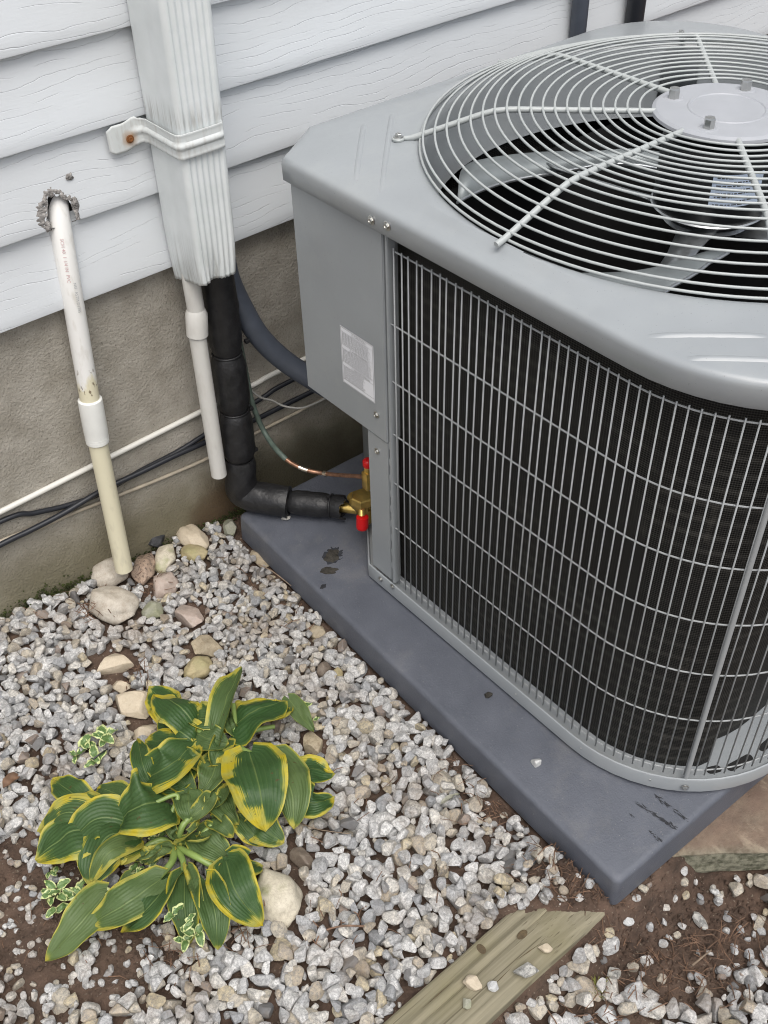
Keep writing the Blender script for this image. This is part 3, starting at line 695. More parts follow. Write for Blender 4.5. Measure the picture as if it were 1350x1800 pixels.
# ================================================================= PAD
def build_pad():
    t = empty('equipment_pad', (.38, -.12, 0), 'slate-grey plastic equipment pad with chamfered rim under the air conditioner', 'pad')
    c = at(1080, 1592, 2, .002); ang = R(-1.9)
    X0, Y0 = -.1265, -.6235; Wd, Dp = 1.06, 1.018
    ex = Vector((math.cos(ang), math.sin(ang), 0)); ey = Vector((-math.sin(ang), math.cos(ang), 0)); o0 = Vector((X0, Y0, 0))
    # rings: (inset, z)
    prof = [(0, .000), (.0025, .0535), (.0035, .0572), (.0060, .0598), (.0095, .0613), (.0135, .062)]
    V = []; F = []
    def ring(ins, z):
        r = .012; pts = []
        for (cx, cy, a0) in ((ins+r, ins+r, 180), (Wd-ins-r, ins+r, 270), (Wd-ins-r, Dp-ins-r, 0), (ins+r, Dp-ins-r, 90)):
            for i in range(7):
                a = R(a0+90*i/6); pts.append((cx+r*math.cos(a), cy+r*math.sin(a)))
        out = []
        for i, p in enumerate(pts):
            q = pts[(i+1) % len(pts)]; d = math.dist(p, q); m_ = 24 if d > .3 else 1
            for k in range(m_): out.append((p[0]+(q[0]-p[0])*k/m_, p[1]+(q[1]-p[1])*k/m_, z))
        return out
    rings = [ring(i, z) for i, z in prof]; n = len(rings[0])
    for rg in rings:
        for (a, b, z) in rg:
            z2 = z + (.0006*noise.noise(Vector((a*6, b*6, 0))) if z > .05 else 0)
            V.append(o0+ex*a+ey*b+Vector((0, 0, z2)))
    for j in range(len(rings)-1):
        for i in range(n): F.append((j*n+i, j*n+(i+1) % n, (j+1)*n+(i+1) % n, (j+1)*n+i))
    F.append(tuple((len(rings)-1)*n+i for i in range(n)))
    mesh('pad_body', V, F, 'pad', t, True, 45)
    # notch line on the left side
    p = at(646, 1126, 2, .05)
    # recessed screw hole, mud patches, scuffs (real dirt lying on the pad)
    def patch(name, cx, cy, rx, ry, rot, m, h=.0016, seed=0, z=.0622, thing=False):
        n = 40; V = [Vector((cx, cy, z+h))]; F = []
        for j, k in enumerate((.45, .8, 1.0)):
            for i in range(n):
                a = 2*math.pi*i/n; rr = (1+.35*noise.noise(Vector((math.cos(a)*1.6+seed, math.sin(a)*1.6, 0)))+.12*noise.noise(Vector((math.cos(a)*6+seed, math.sin(a)*6, 0))))*k
                x, y = rx*rr*math.cos(a), ry*rr*math.sin(a)
                V.append(Vector((cx+x*math.cos(rot)-y*math.sin(rot), cy+x*math.sin(rot)+y*math.cos(rot), z+h*(1-k**2)+ (.0006*noise.noise(Vector((x*400, y*400, seed))) if k < 1 else 0))))
        for i in range(n):
            F.append((0, 1+i, 1+(i+1) % n))
            for j in range(2): F.append((1+j*n+i, 1+(j+1)*n+i, 1+(j+1)*n+(i+1) % n, 1+j*n+(i+1) % n))
        return mesh(name, V, F, m, None, True)
    q = at(585, 976, 2, .062); o = patch('damp_stain', q.x, q.y, .027, .020, R(30), 'dark_patch', .0003, 2.7); place(o, t); tag(patch('mud_patch', q.x-.003, q.y-.001, .019, .013, R(35), 'mud', .0035, 1.3, .0624), 'brown dried mud patch on the pad beside the red valve cap', 'mud patch')
    q = at(578, 1003, 2, .062); o = patch('mud_smear', q.x, q.y, .016, .010, R(-40), 'mud', .0008, 4.3); place(o, t)
    q = at(568, 1031, 2, .062); o = patch('screw_hole', q.x, q.y, .007, .0045, R(20), 'scuff', .0003, 8); place(o, t)
    rs = random.Random(3)
    for (a, b, wdt, dens) in (((1145, 1393), (1208, 1442), 1.0, 60), ((1117, 1410), (1188, 1456), 1.2, 80), ((1140, 1459), (1163, 1479), .7, 26), ((1105, 1430), (1125, 1445), .5, 8)):
        V = []; F = []
        for k in range(int(dens*.8)):
            u = rs.random()**.8; px = a[0]+(b[0]-a[0])*u+rs.gauss(0, 1.6*wdt); py = a[1]+(b[1]-a[1])*u+rs.gauss(0, 1.4*wdt)
            c_ = at(px, py, 2, .0626); L = rs.uniform(.0008, .0060)*wdt; w2 = rs.uniform(.0003, .0009); an = math.atan2(*(lambda q: (q.y, q.x))(at(*b, 2, .06)-at(*a, 2, .06)))+rs.gauss(0, .25)
            dx, dy = math.cos(an), math.sin(an); b0 = len(V)
            V += [c_+Vector((-dx*L, -dy*L, 0)), c_+Vector((-dy*w2, dx*w2, .0001)), c_+Vector((dx*L, dy*L, 0)), c_+Vector((dy*w2, -dx*w2, .0001))]
            F.append((b0, b0+1, b0+2, b0+3))
        o = mesh('scuff_mark', V, F, 'scuff', t)
        o['kind'] = 'stuff'
build_pad()

# ================================================================= AIR CONDITIONER
ACX, ACY = .455, -.183
def outline(d, ch=.08, chy=.228, n_arc=14):
    """plan of the unit, grown by d; left face x=0, starts at the chamfer, goes round counter-clockwise seen from above"""
    x0, x1, y0, y1 = 0-d, .915+d, -.650-d, .285+d; r = .23+d; r2 = .20+d; pts = []
    k = d*math.tan(R(22.5))
    pts.append((x0, chy+k))
    pts.append((x0, y0+r))
    for i in range(1, n_arc+1):
        a = R(180+90*i/n_arc); pts.append((x0+r+r*math.cos(a), y0+r+r*math.sin(a)))
    pts.append((x1-r, y0))
    for i in range(1, n_arc+1):
        a = R(270+90*i/n_arc); pts.append((x1-r+r*math.cos(a), y0+r+r*math.sin(a)))
    pts.append((x1, y1-r2))
    for i in range(1, n_arc+1):
        a = R(90*i/n_arc); pts.append((x1-r2+r2*math.cos(a), y1-r2+r2*math.sin(a)))
    cx = ch*(.285-chy)/.057 if False else ch
    pts.append((cx+k, y1))
    return pts
def dens(pts, step=.03, closed=True):
    out = []; n = len(pts)
    for i in range(n if closed else n-1):
        a, b = pts[i], pts[(i+1) % n]; m_ = max(1, round(math.dist(a, b)/step))
        for k in range(m_): out.append((a[0]+(b[0]-a[0])*k/m_, a[1]+(b[1]-a[1])*k/m_))
    if not closed: out.append(pts[-1])
    return out
def band(name, prof, m, parent, closed=True, ch=.08, chy=.228, smooth=True, sharp=40, cap_in=False):
    """loft the unit outline through (offset, z) pairs"""
    base = outline(0, ch, chy); V = []; F = []; rings = []
    for d, z in prof:
        o_ = outline(d, ch, chy); rr = []
        nb = len(base)
        for i in range(nb):
            m_ = max(1, round(math.dist(base[i], base[(i+1) % nb])/.03))
            a, b = o_[i], o_[(i+1) % nb]
            for k in range(m_): rr.append((a[0]+(b[0]-a[0])*k/m_, a[1]+(b[1]-a[1])*k/m_, z))
        rings.append(rr)
    n = len(rings[0])
    for rr in rings: V += rr
    for j in range(len(rings)-1):
        for i in range(n): F.append((j*n+i, j*n+(i+1) % n, (j+1)*n+(i+1) % n, (j+1)*n+i))
    if cap_in: F.append(tuple((len(rings)-1)*n+i for i in range(n)))
    return V, F, n
def build_ac():
    t = empty('air_conditioner', (ACX, ACY, .066), 'grey outdoor air conditioner unit with wire guards standing on the slate pad', 'air conditioner')
    # ---- top cap with fan orifice
    V, F, n = band('cap', [(.0135, .789), (.0145, .790), (.0150, .8140), (.0146, .8180), (.0132, .8212), (.0108, .8235), (.0070, .8250), (0, .8262), (-.016, .8285)], None, None)
    last = len(V)-n
    prof2 = [(.452, .8365, .5), (.440, .8375, 1), (.432, .8372, 1), (.426, .8345, 1), (.4225, .829, 1), (.421, .820, 1), (.4175, .79, 1), (.415, .722, 1), (.413, .714, 1)]
    ring_prev = last
    for (r, z, _) in prof2:
        b0 = len(V)
        for i in range(n):
            x, y, _z = V[last+i]; a = math.atan2(y-ACY, x-ACX); px, py = ACX+r*math.cos(a), ACY+r*math.sin(a)
            dl = math.hypot(x-ACX, y-ACY)
            if r > .436 and dl-.006 < r: rr = dl-.006-(.452-r)*.3; px, py = ACX+rr*math.cos(a), ACY+rr*math.sin(a)
            V.append((px, py, z))
        for i in range(n): F.append((ring_prev+i, ring_prev+(i+1) % n, b0+(i+1) % n, b0+i))
        ring_prev = b0
    cap = mesh('top_cap', V, F, 'paint', t, True, 50)
    # pressed stiffening beads at the corners
    from mathutils.bvhtree import BVHTree
    bvh = BVHTree.FromPolygons([v.co[:] for v in cap.data.vertices], [p.vertices[:] for p in cap.data.polygons])
    def bead(p0, p1, z=.8335, w=.0055, h=.0022):
        p0, p1 = Vector((*p0, 0)), Vector((*p1, 0)); d = (p1-p0).normalized(); s = Vector((-d.y, d.x, 0)); V = []; F = []; m_ = 26; cs = (-1, -.75, -.4, 0, .4, .75, 1)
        for i in range(m_+1):
            u = i/m_; e = min(1, min(u, 1-u)*6)**.7; c = p0.lerp(p1, u)
            for q in cs:
                x, y = c.x+s.x*q*w, c.y+s.y*q*w; hit = bvh.ray_cast(Vector((x, y, .9)), Vector((0, 0, -1)))[0]; zb = hit.z if hit else z
                V.append((x, y, zb-.0008+(h*e+.0008)*max(0, math.cos(q*math.pi/2))))
        k = len(cs)
        for i in range(m_):
            for j in range(k-1): F.append((i*k+j, i*k+j+1, (i+1)*k+j+1, (i+1)*k+j))
        mesh('pressed_bead', V, F, 'paint', cap, True)
    def zt(x, y):  # height of the cap's top near its corners
        dc = math.hypot(x-ACX, y-ACY); return .8352 if dc < .47 else .8345
    for (a, b) in (((640, 215), (625, 310)), ((690, 198), (670, 332)), ((1140, 580), (1352, 588)), ((1210, 617), (1380, 626))):
        A, B = at(*a, 2, .8345), at(*b, 2, .8345); bead((A.x, A.y), (B.x, B.y), .8342)
    for s in (1,):
        bead((ACX+.24, ACY+.40), (ACX+.36, ACY+.28), .8345); bead((ACX+.24, ACY+.35), (ACX+.32, ACY+.27), .8345)
    # ---- flat seam strip under the cap flange
    V, F, n = band('x', [(.004, .786), (.0045, .7885), (.0015, .7895)], None, None); mesh('cap_seal', V, F, 'inside', t, True)
    # ---- service panel on the left face (over-hanging box), bottom closed
    def prism(name, poly, z0, z1, m, parent, bev=.0015):
        bm = bmesh.new(); a = [bm.verts.new((x, y, z0)) for x, y in poly]; b = [bm.verts.new((x, y, z1)) for x, y in poly]
        bm.faces.new(a[::-1]); bm.faces.new(b); k = len(poly)
        for i in range(k): bm.faces.new((a[i], a[(i+1) % k], b[(i+1) % k], b[i]))
        if bev: bmesh.ops.bevel(bm, geom=bm.edges[:], offset=bev, segments=2, affect='EDGES')
        me = bpy.data.meshes.new(name); bm.to_mesh(me); bm.free(); fixn(me); return link(name, me, m, parent, True, 35)
    prism('service_panel', [(-.0035, .2325), (-.0035, .0205), (.03, .0205), (.03, .06), (.145, .262), (.145, .284), (.068, .284)], .4150, .7885, 'paint', t)
    # corner post below the panel and its return flange
    prism('corner_post', [(-.0010, .0740), (-.0010, .0215), (.022, .0215), (.022, .0740)], .0985, .4135, 'paint', t, .0012)
    prism('edge_channel', [(-.0030, .0165), (-.0030, .0105), (.012, .0105), (.012, .0165)], .0990, .7865, 'paint', t, .001)
    # slotted tabs along the dark gap
    for k in range(9):
        z = .13+k*.034; box('post_tab', (-.0005, .0170, z), (.004, .0210, z+.014), 'paint', t, .0006)
    # dark compartment wall behind the valves
    V = [(.016, .075, .10), (.150, .284, .10), (.150, .284, .414), (.016, .075, .414)]
    mesh('valve_plate', V, [(0, 1, 2, 3)], 'paint', t)
    # ---- base pan with rolled rim
    V, F, n = band('p', [(-.03, .0665), (.004, .0665), (.0065, .069), (.0072, .096), (.0062, .0985), (.0042, .0990), (.0028, .0975), (.0022, .090), (-.05, .0895)], None, None, ch=.155, chy=.078, cap_in=True)
    pan = mesh('base_pan', V, F, 'paint', t, True, 40)
    for (x, y) in ((.06, -.1), (.25, -.5), (.7, -.5), (.85, 0), (.5, .2)): box('foot', (x-.02, y-.02, .0605), (x+.02, y+.02, .0670), 'black', pan)
    # slots and holes punched in the pan floor inside the guard
    for k, (cx, cy, an, L, w_) in enumerate(((.155, -.618, R(-12), .030, .0065), (.115, -.600, R(-28), .009, .0065), (.215, -.625, R(-2), .020, .006))):
        V = [Vector((cx, cy, .0902))]; 
        for i in range(20):
            a = 2*math.pi*i/20; x = (L if math.cos(a) > 0 else -L)*.6 + w_*math.cos(a); y = w_*math.sin(a); V.append(Vector((cx+x*math.cos(an)-y*math.sin(an), cy+x*math.sin(an)+y*math.cos(an), .0902)))
        mesh('drain_slot', V, [(0, 1+i, 1+(i+1) % 20) for i in range(20)], 'inside', pan)
    for q in ((1119, 1392), (1094, 1360), (1044, 1332), (1270, 1377)):
        pass
    # ---- coil
    V, F, n = band('coil', [(-.024, .091), (-.024, .785), (-.033, .785), (-.033, .091)], None, None, ch=.155, chy=.078)
    V = [(x, y + (.046*max(0, min(1, (x-.115)/.03)) if y < -.55 else 0), z) for x, y, z in V]
    mesh('coil', V, F, 'coil', t, True, 40)
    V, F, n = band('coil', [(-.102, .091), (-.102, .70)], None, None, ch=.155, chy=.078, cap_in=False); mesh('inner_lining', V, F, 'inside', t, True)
    # ---- side guard: path along the faces
    off = outline(0, .155, .078); pth = dens(off, .004, False)
    cum = [0]
    for a, b in zip(pth, pth[1:]): cum.append(cum[-1]+math.dist(a, b))
    def at_s(s, d=0.):
        for i in range(len(cum)-1):
            if cum[i+1] >= s:
                k = (s-cum[i])/(cum[i+1]-cum[i]+1e-9); x = pth[i][0]+(pth[i+1][0]-pth[i][0])*k; y = pth[i][1]+(pth[i+1][1]-pth[i][1])*k
                tx, ty = pth[i+1][0]-pth[i][0], pth[i+1][1]-pth[i][1]; l = math.hypot(tx, ty)
                return Vector((x+ty/l*d*-1 if False else x-(-ty/l)*(-d), y-(tx/l)*d, 0)), Vector((tx/l, ty/l, 0))
        return Vector((*pth[-1], 0)), Vector((1, 0, 0))
    guard = empty('side_guard', (0, 0, 0)); guard.parent = t; guard.location = -Vector(t.location)
    s0 = .078  # arc length at y = 0
    HZ = [.760, .640, .5385, .437, .335, .2335, .1130]
    WU = .0153; nw = 118
    V, F = tube_vf([(0, 0, .1035), (0, 0, .766)], .00118, 8)
    wm = fixn(pymesh('wire', V, F)); wm.materials.append(M['wire']); wm.shade_smooth()
    for k in range(nw):
        s = s0+WU*k
        if s > cum[-1]-.02: break
        p, tdir = at_s(s)
        o = bpy.data.objects.new('upright_wire', wm); COL.objects.link(o); o.parent = guard
        nx, ny = tdir.y, -tdir.x
        bow = .0012*noise.noise(Vector((k*.37, 0, 0)))
        o.location = (p.x+nx*-.0 + tdir.x*bow, p.y+tdir.y*bow, 0)
        o.rotation_euler = (rnd.gauss(0, .0012), rnd.gauss(0, .0012), 0)
    def hpath(s_a, s_b, z, d):
        out = []; s = s_a
        while s < s_b:
            p, td = at_s(s); out.append((p.x+td.y*-d*-1 if False else p.x - td.y*-d*-1, p.y, z)) if False else out.append((p.x + (-td.y)*(-d), p.y + td.x*(-d)*-1, z)); s += .0153
        return out
    for j, z in enumerate(HZ):
        pts = []; s = s0-.012 if j not in (0, 6) else s0-.004
        while s < min(s0+WU*nw, cum[-1]-.02):
            p, td = at_s(s)
            inward = Vector((td.y*-1, td.x, 0))  # candidate
            c = Vector((ACX, ACY, 0))-p; inward = inward if inward.dot(c) > 0 else -inward
            pts.append((p.x+inward.x*.0024, p.y+inward.y*.0024, z)); s += .0102
        tube('cross_wire', pts, .00128, 'wire', guard, 7)
    # wider flat bar holding the corner
    p, td = at_s(s0+.42+.1806)
    ow = Vector((p.x-ACX, p.y-ACY, 0)).normalized()
    tube('corner_bar', [p+ow*.0018+Vector((0, 0, .097)), p+ow*.0018+Vector((0, 0, .787))], .0036, 'wire', guard, 10)
    hexscrew('screw', p+ow*.0090+Vector((0, 0, .083)), ow, .0042, t)
    # ---- screws
    for q in ((653, 387), (681, 397)): hexscrew('screw', at(*q, 0, -.0150), (-1, 0, 0), .0048, t)
    for q in ((662, 729),): hexscrew('screw', at(*q, 0, -.0037), (-1, 0, 0), .0042, t)
    for q in ((663, 793),): hexscrew('screw', at(*q, 0, -.0012), (-1, 0, 0), .0042, t)
    for q in ((669, 1018), (690, 1031)): hexscrew('screw', at(*q, 0, -.0074), (-1, 0, 0), .0038, t)
    for s_ in (.30, .44, .55):
        p, td = at_s(s0+s_); ow2 = Vector((td.y, -td.x, 0)); c = Vector((ACX, ACY, 0))-p; ow2 = ow2 if ow2.dot(c) < 0 else -ow2
        lathe('rivet', [(.0016, 0), (.0013, .0006)], p+ow2*.0072+Vector((0, 0, .086)), ow2, 'steel', t, 10)
    # ---- warning label
    y1, y0, z0, z1 = .1290, .0475, .4800, .5865
    lab = mesh('warning_label', [(-.0040, y1, z0), (-.0040, y0, z0), (-.0040, y0, z1), (-.0040, y1, z1)], [(0, 1, 2, 3)], 'paper', t)
    def lm(y, z): return Matrix(((0, 0, -1, -.0043), (-1, 0, 0, y), (0, 1, 0, z), (0, 0, 0, 1)))
    W_ = y1-y0
    V = []; F = []
    def rect(a, b, c, d, x=-.00425):   # y from label's left edge a..b (fractions), z c..d (fractions from the top)
        i = len(V); V.extend([(x, y1-W_*a, z1-(z1-z0)*c), (x, y1-W_*b, z1-(z1-z0)*c), (x, y1-W_*b, z1-(z1-z0)*d), (x, y1-W_*a, z1-(z1-z0)*d)]); F.append((i, i+1, i+2, i+3))
    for a in (.02,):   # thin frame and rules
        rect(.02, .98, .012, .018); rect(.02, .98, .985, .990); rect(.02, .027, .018, .985); rect(.973, .98, .018, .985)
        for q in (.085, .305, .375, .61, .675, .925): rect(.03, .97, q, q+.004)
    mesh('ruled_frame', V, F, 'ink', lab)
    V = []; F = []; rs = random.Random(4)
    for (a, b, xr) in ((.10, .30, .95), (.39, .60, .95), (.69, .915, .72)):
        q = a
        while q < b:
            x = .05; end = xr*rs.uniform(.86, 1.0)
            while x < end:
                w_ = rs.uniform(.02, .09); rect(x, min(x+w_, end), q, q+.0062); x += w_+.016
            q += .0185
    mesh('small_print', V, F, 'ink', lab)
    text('lettering', '\u26a0CAUTION', .0062, lm(y1-W_*.33, z1-.0072), 'ink', lab)
    text('lettering', '\u26a0AVERTISSEMENT', .0060, lm(y1-W_*.25, z1-.0388), 'ink', lab)
    text('lettering', '\u26a0ADVERTENCIA', .0060, lm(y1-W_*.28, z1-.0713), 'ink', lab)
    # ---- fan guard: rings, spokes, hub
    fg = empty('fan_guard', (0, 0, 0)); fg.parent = t; fg.location = -Vector(t.location)
    HR, ZB = .103, .8845
    def zs(r): return ZB if r < .300 else (ZB - .004*((r-.300)/.03)**1 if r < .33 else ZB-.004-(r-.33)/.10*.036)
    nring = 19
    for k in range(nring):
        r = .1195+(.4225-.1195)*k/(nring-1)
        z = zs(r)+.0022
        pts = [(ACX+r*math.cos(a), ACY+r*math.sin(a), z+.0006*math.sin(a*4+k)) for a in np.linspace(0, 2*math.pi, 112, endpoint=False)]
        V, F = tube_vf(pts, .00182, 8, closed=True); mesh('guard_ring', V, F, 'guard', fg, True)
    pts = [(ACX+.427*math.cos(a), ACY+.427*math.sin(a), .8405) for a in np.linspace(0, 2*math.pi, 112, endpoint=False)]
    V, F = tube_vf(pts, .0019, 8, closed=True); mesh('guard_ring', V, F, 'guard', fg, True)
    for k in range(8):
        a = R(45*k); c, s = math.cos(a), math.sin(a); lug = k % 2 == 1
        rr = [.095, .15, .22, .285, .305, .325, .35, .40, .43, .445] if not lug else [.095, .15, .22, .285, .305, .325, .35, .40, .428, .440, .450]
        zz = [zs(r)-.0012 for r in rr]
        if lug: zz[-2] = .8405; zz[-1] = .8395
        pp = catmull([(ACX+c*r, ACY+s*r, max(z, .8395)) for r, z in zip(rr, zz)], 3)
        tube('guard_spoke', pp, .0043 if not lug else [.0043]*(len(pp)-4)+[.0040, .0036, .0034, .0034], 'guard', fg, 12)
        if lug:
            e = Vector((ACX+c*.459, ACY+s*.459, .8362)); lathe('spoke_foot', [(.0085, 0), (.0095, .0015), (.0095, .0035), (.0085, .0048)], e, (0, 0, 1), 'guard', fg, 24)
            hexscrew('screw', e+Vector((0, 0, .0048)), (0, 0, 1), .0052, fg, .0055)
    prof = [(0.002, .0), (.050, .0), (.0515, .0012), (.0535, .0012), (.055, 0), (HR-.016, 0), (HR-.006, -.0012), (HR-.001, -.004), (HR, -.008), (HR-.003, -.009), (HR-.006, -.006)]
    lathe('hub_plate', prof[::-1], (ACX, ACY, ZB+.0045), (0, 0, 1), 'hub', fg, 64, 12)
    for k in range(4):
        a = R(15+90*k+3) ; c = Vector((ACX+.078*math.cos(a), ACY+.078*math.sin(a), ZB+.0036))
        lathe('dimple', [(.0150, 0), (.0135, .0012), (.010, .0013), (.0085, .0008)], c, (0, 0, 1), 'hub', fg, 24, 60)
        lathe('motor_nut', [(.0078, 0), (.0078, .013), (.0070, .0148), (.0045, .0150)], c, (0, 0, 1), 'steel', fg, 6, 20)
    # ---- fan and motor under the guard
    fan = empty('fan', (0, 0, 0)); fan.parent = t; fan.location = -Vector(t.location)
    mo = lathe('motor', [(.070, 0), (.079, .004), (.082, .012), (.082, .100), (.078, .108), (.065, .112)], (ACX, ACY, .745), (0, 0, 1), 'motor', fan, 48)
    lathe('motor_band', [(.083, 0), (.0850, .002), (.083, .004)], (ACX, ACY, .748), (0, 0, 1), 'galv', fan, 48)
    # motor label wrapped on the side that faces the yard
    V = []; F = []
    for i in range(13):
        a = R(212+52*i/12)
        for z in (.782, .829): V.append((ACX+.0826*math.cos(a), ACY+.0826*math.sin(a), z))
    for i in range(12): F.append((2*i, 2*i+2, 2*i+3, 2*i+1))
    ml = mesh('motor_label', V, F, 'paperb', mo)
    V = []; F = []; rs = random.Random(9)
    for row in range(8):
        z = .823-row*.0055; a = 216
        while a < 250:
            w_ = rs.uniform(1, 5); i = len(V)
            for (aa, zz) in ((a, z), (a+w_, z), (a+w_, z+.0016), (a, z+.0016)): V.append((ACX+.0829*math.cos(R(aa)), ACY+.0829*math.sin(R(aa)), zz))
            F.append((i, i+1, i+2, i+3)); a += w_+1.2
    mesh('label_print', V, F, 'ink', ml)
    lathe('fan_hub', [(.020, 0), (.062, .002), (.066, .006), (.062, .010), (.020, .012)], (ACX, ACY, .722), (0, 0, 1), 'galv', fan, 36)
    for k in range(4):
        lead = R(127+90*k-5); V = []; F = []; nr, na = 14, 12
        for i in range(nr+1):
            r = .155+(.392-.155)*i/nr
            for j in range(na+1):
                u = j/na; fr = (r-.155)/.237; LO, LI, TO, TI = ((127, 78, 88, 40), (205, 228, 166, 188), (300, 318, 258, 275), (35, 50, -5, 10))[k]; lead = R(LO*fr+LI*(1-fr)); sweep = 0; wid = lead-R(TO*fr+TI*(1-fr))
                if k == 0: lead = R(interp([(.15, 38), (.2, 58), (.236, 72), (.264, 94), (.40, 129)], r)[0]); wid = R(42)
                if k == 1: lead = R(interp([(.15, 228), (.19, 217), (.27, 207), (.40, 200)], r)[0]); wid = lead-R(interp([(.15, 205), (.25, 181), (.32, 169), (.40, 158)], r)[0])
                rc = r - .02*((u-.5)*2)**2*(i/nr)
                a = lead + sweep - wid*u
                z = .755 - (.075, .024, .050, .050)[k]*u + .012*math.sin(u*math.pi) - .004 - (.012*(1-fr) if k == 0 else 0)
                if k == 0 and j == 0: a += R(5.5)*(.3/r)**.6; z -= .020
                V.append((ACX+rc*math.cos(a), ACY+rc*math.sin(a), z))
        for i in range(nr):
            for j in range(na): F.append((i*(na+1)+j, i*(na+1)+j+1, (i+1)*(na+1)+j+1, (i+1)*(na+1)+j))
        b = mesh('fan_blade', V, F, 'blade', fan, True); md = b.modifiers.new('s', 'SOLIDIFY'); md.thickness = .0016
        # rolled leading edge
        e = [V[i*(na+1)] for i in range(nr+1)]; tube('rolled_edge', e, .0026, 'galv', b, 10)
        # bracket arm
        a = R((105, 205, 290, 25)[k]); p0 = Vector((ACX+.055*math.cos(a), ACY+.055*math.sin(a), .730)); p1 = Vector((ACX+.27*math.cos(a-.05), ACY+.27*math.sin(a-.05), .733)); d = (p1-p0).normalized(); s = Vector((-d.y, d.x, 0))
        V = []; 
        for (p, w_) in ((p0, .030), (p0.lerp(p1, .35), .022), (p1.lerp(p0, .1), .020), (p1, .012)):
            for q in (-1, 1): V.append(p+s*w_*q+Vector((0, 0, .004+.010*q)))
        F = [(2*i, 2*i+1, 2*i+3, 2*i+2) for i in range(3)]
        b = mesh('blade_bracket', V, F, 'galv', fan, True); md = b.modifiers.new('s', 'SOLIDIFY'); md.thickness = .003
        for u in (.75, .9):
            lathe('rivet', [(.005, 0), (.004, .002), (.002, .0028)], p0.lerp(p1, u)+Vector((0, 0, .0065)), (0, 0, 1), 'galv', fan, 12)
    # ---- service valves
    vb = empty('service_valve', (0, 0, 0)); vb.parent = t; vb.location = -Vector(t.location)
    c = at(637, 885, 0, .050)     # big suction valve
    lathe('valve_body', [(.010, -.020), (.0125, -.018), (.0125, .0), (.0205, .002), (.0215, .004), (.0215, .018), (.0195, .021), (.012, .022)], c, (0, 0, 1), 'brass', vb, 6, 20)
    dr = (at(612, 893, 2, .098)-Vector((c.x, c.y, .105))); dr.z = 0
    lathe('valve_port', [(.013, 0), (.013, .018), (.0145, .019), (.0145, .027), (.0115, .028), (.0115, .042)], Vector((c.x, c.y, c.z-.014)), dr, 'brass', vb, 24, 25)
    cc = at(637, 920, 0, .034)
    lathe('red_cap', [(.0095, -.014), (.0115, -.013), (.0118, .008), (.0105, .013), (.006, .0155)], cc+Vector((0, 0, .002)), (-.15, -.1, -1), 'red', vb, 28, 60)
    lathe('cap_neck', [(.008, 0), (.008, .03)], cc+Vector((.002, .004, .006)), (c-cc), 'brass', vb, 16)
    box('valve_block', c+Vector((-.004, -.012, -.050)), c+Vector((.030, .010, -.016)), 'brass', vb, .003)
    c2 = at(646, 838, 0, .052)
    box('valve_block', c2+Vector((-.008, -.008, -.028)), c2+Vector((.020, .009, .012)), 'brass', vb, .003)
    lathe('valve_stem', [(.0075, 0), (.0075, .016), (.009, .017), (.009, .024)], c2+Vector((.002, 0, .008)), (0, 0, 1), 'brass', vb, 6, 20)
    lathe('red_cap', [(.0085, 0), (.0095, .002), (.0095, .012), (.006, .016)], c2+Vector((.002, 0, .024)), (0, 0, 1), 'red', vb, 24, 50)
    # pan corner gusset under the valves
    A, B, C_, D = at(626, 940, 2, .10), at(655, 968, 2, .10), at(657, 1000, 2, .075), at(640, 962, 2, .07)
build_ac()

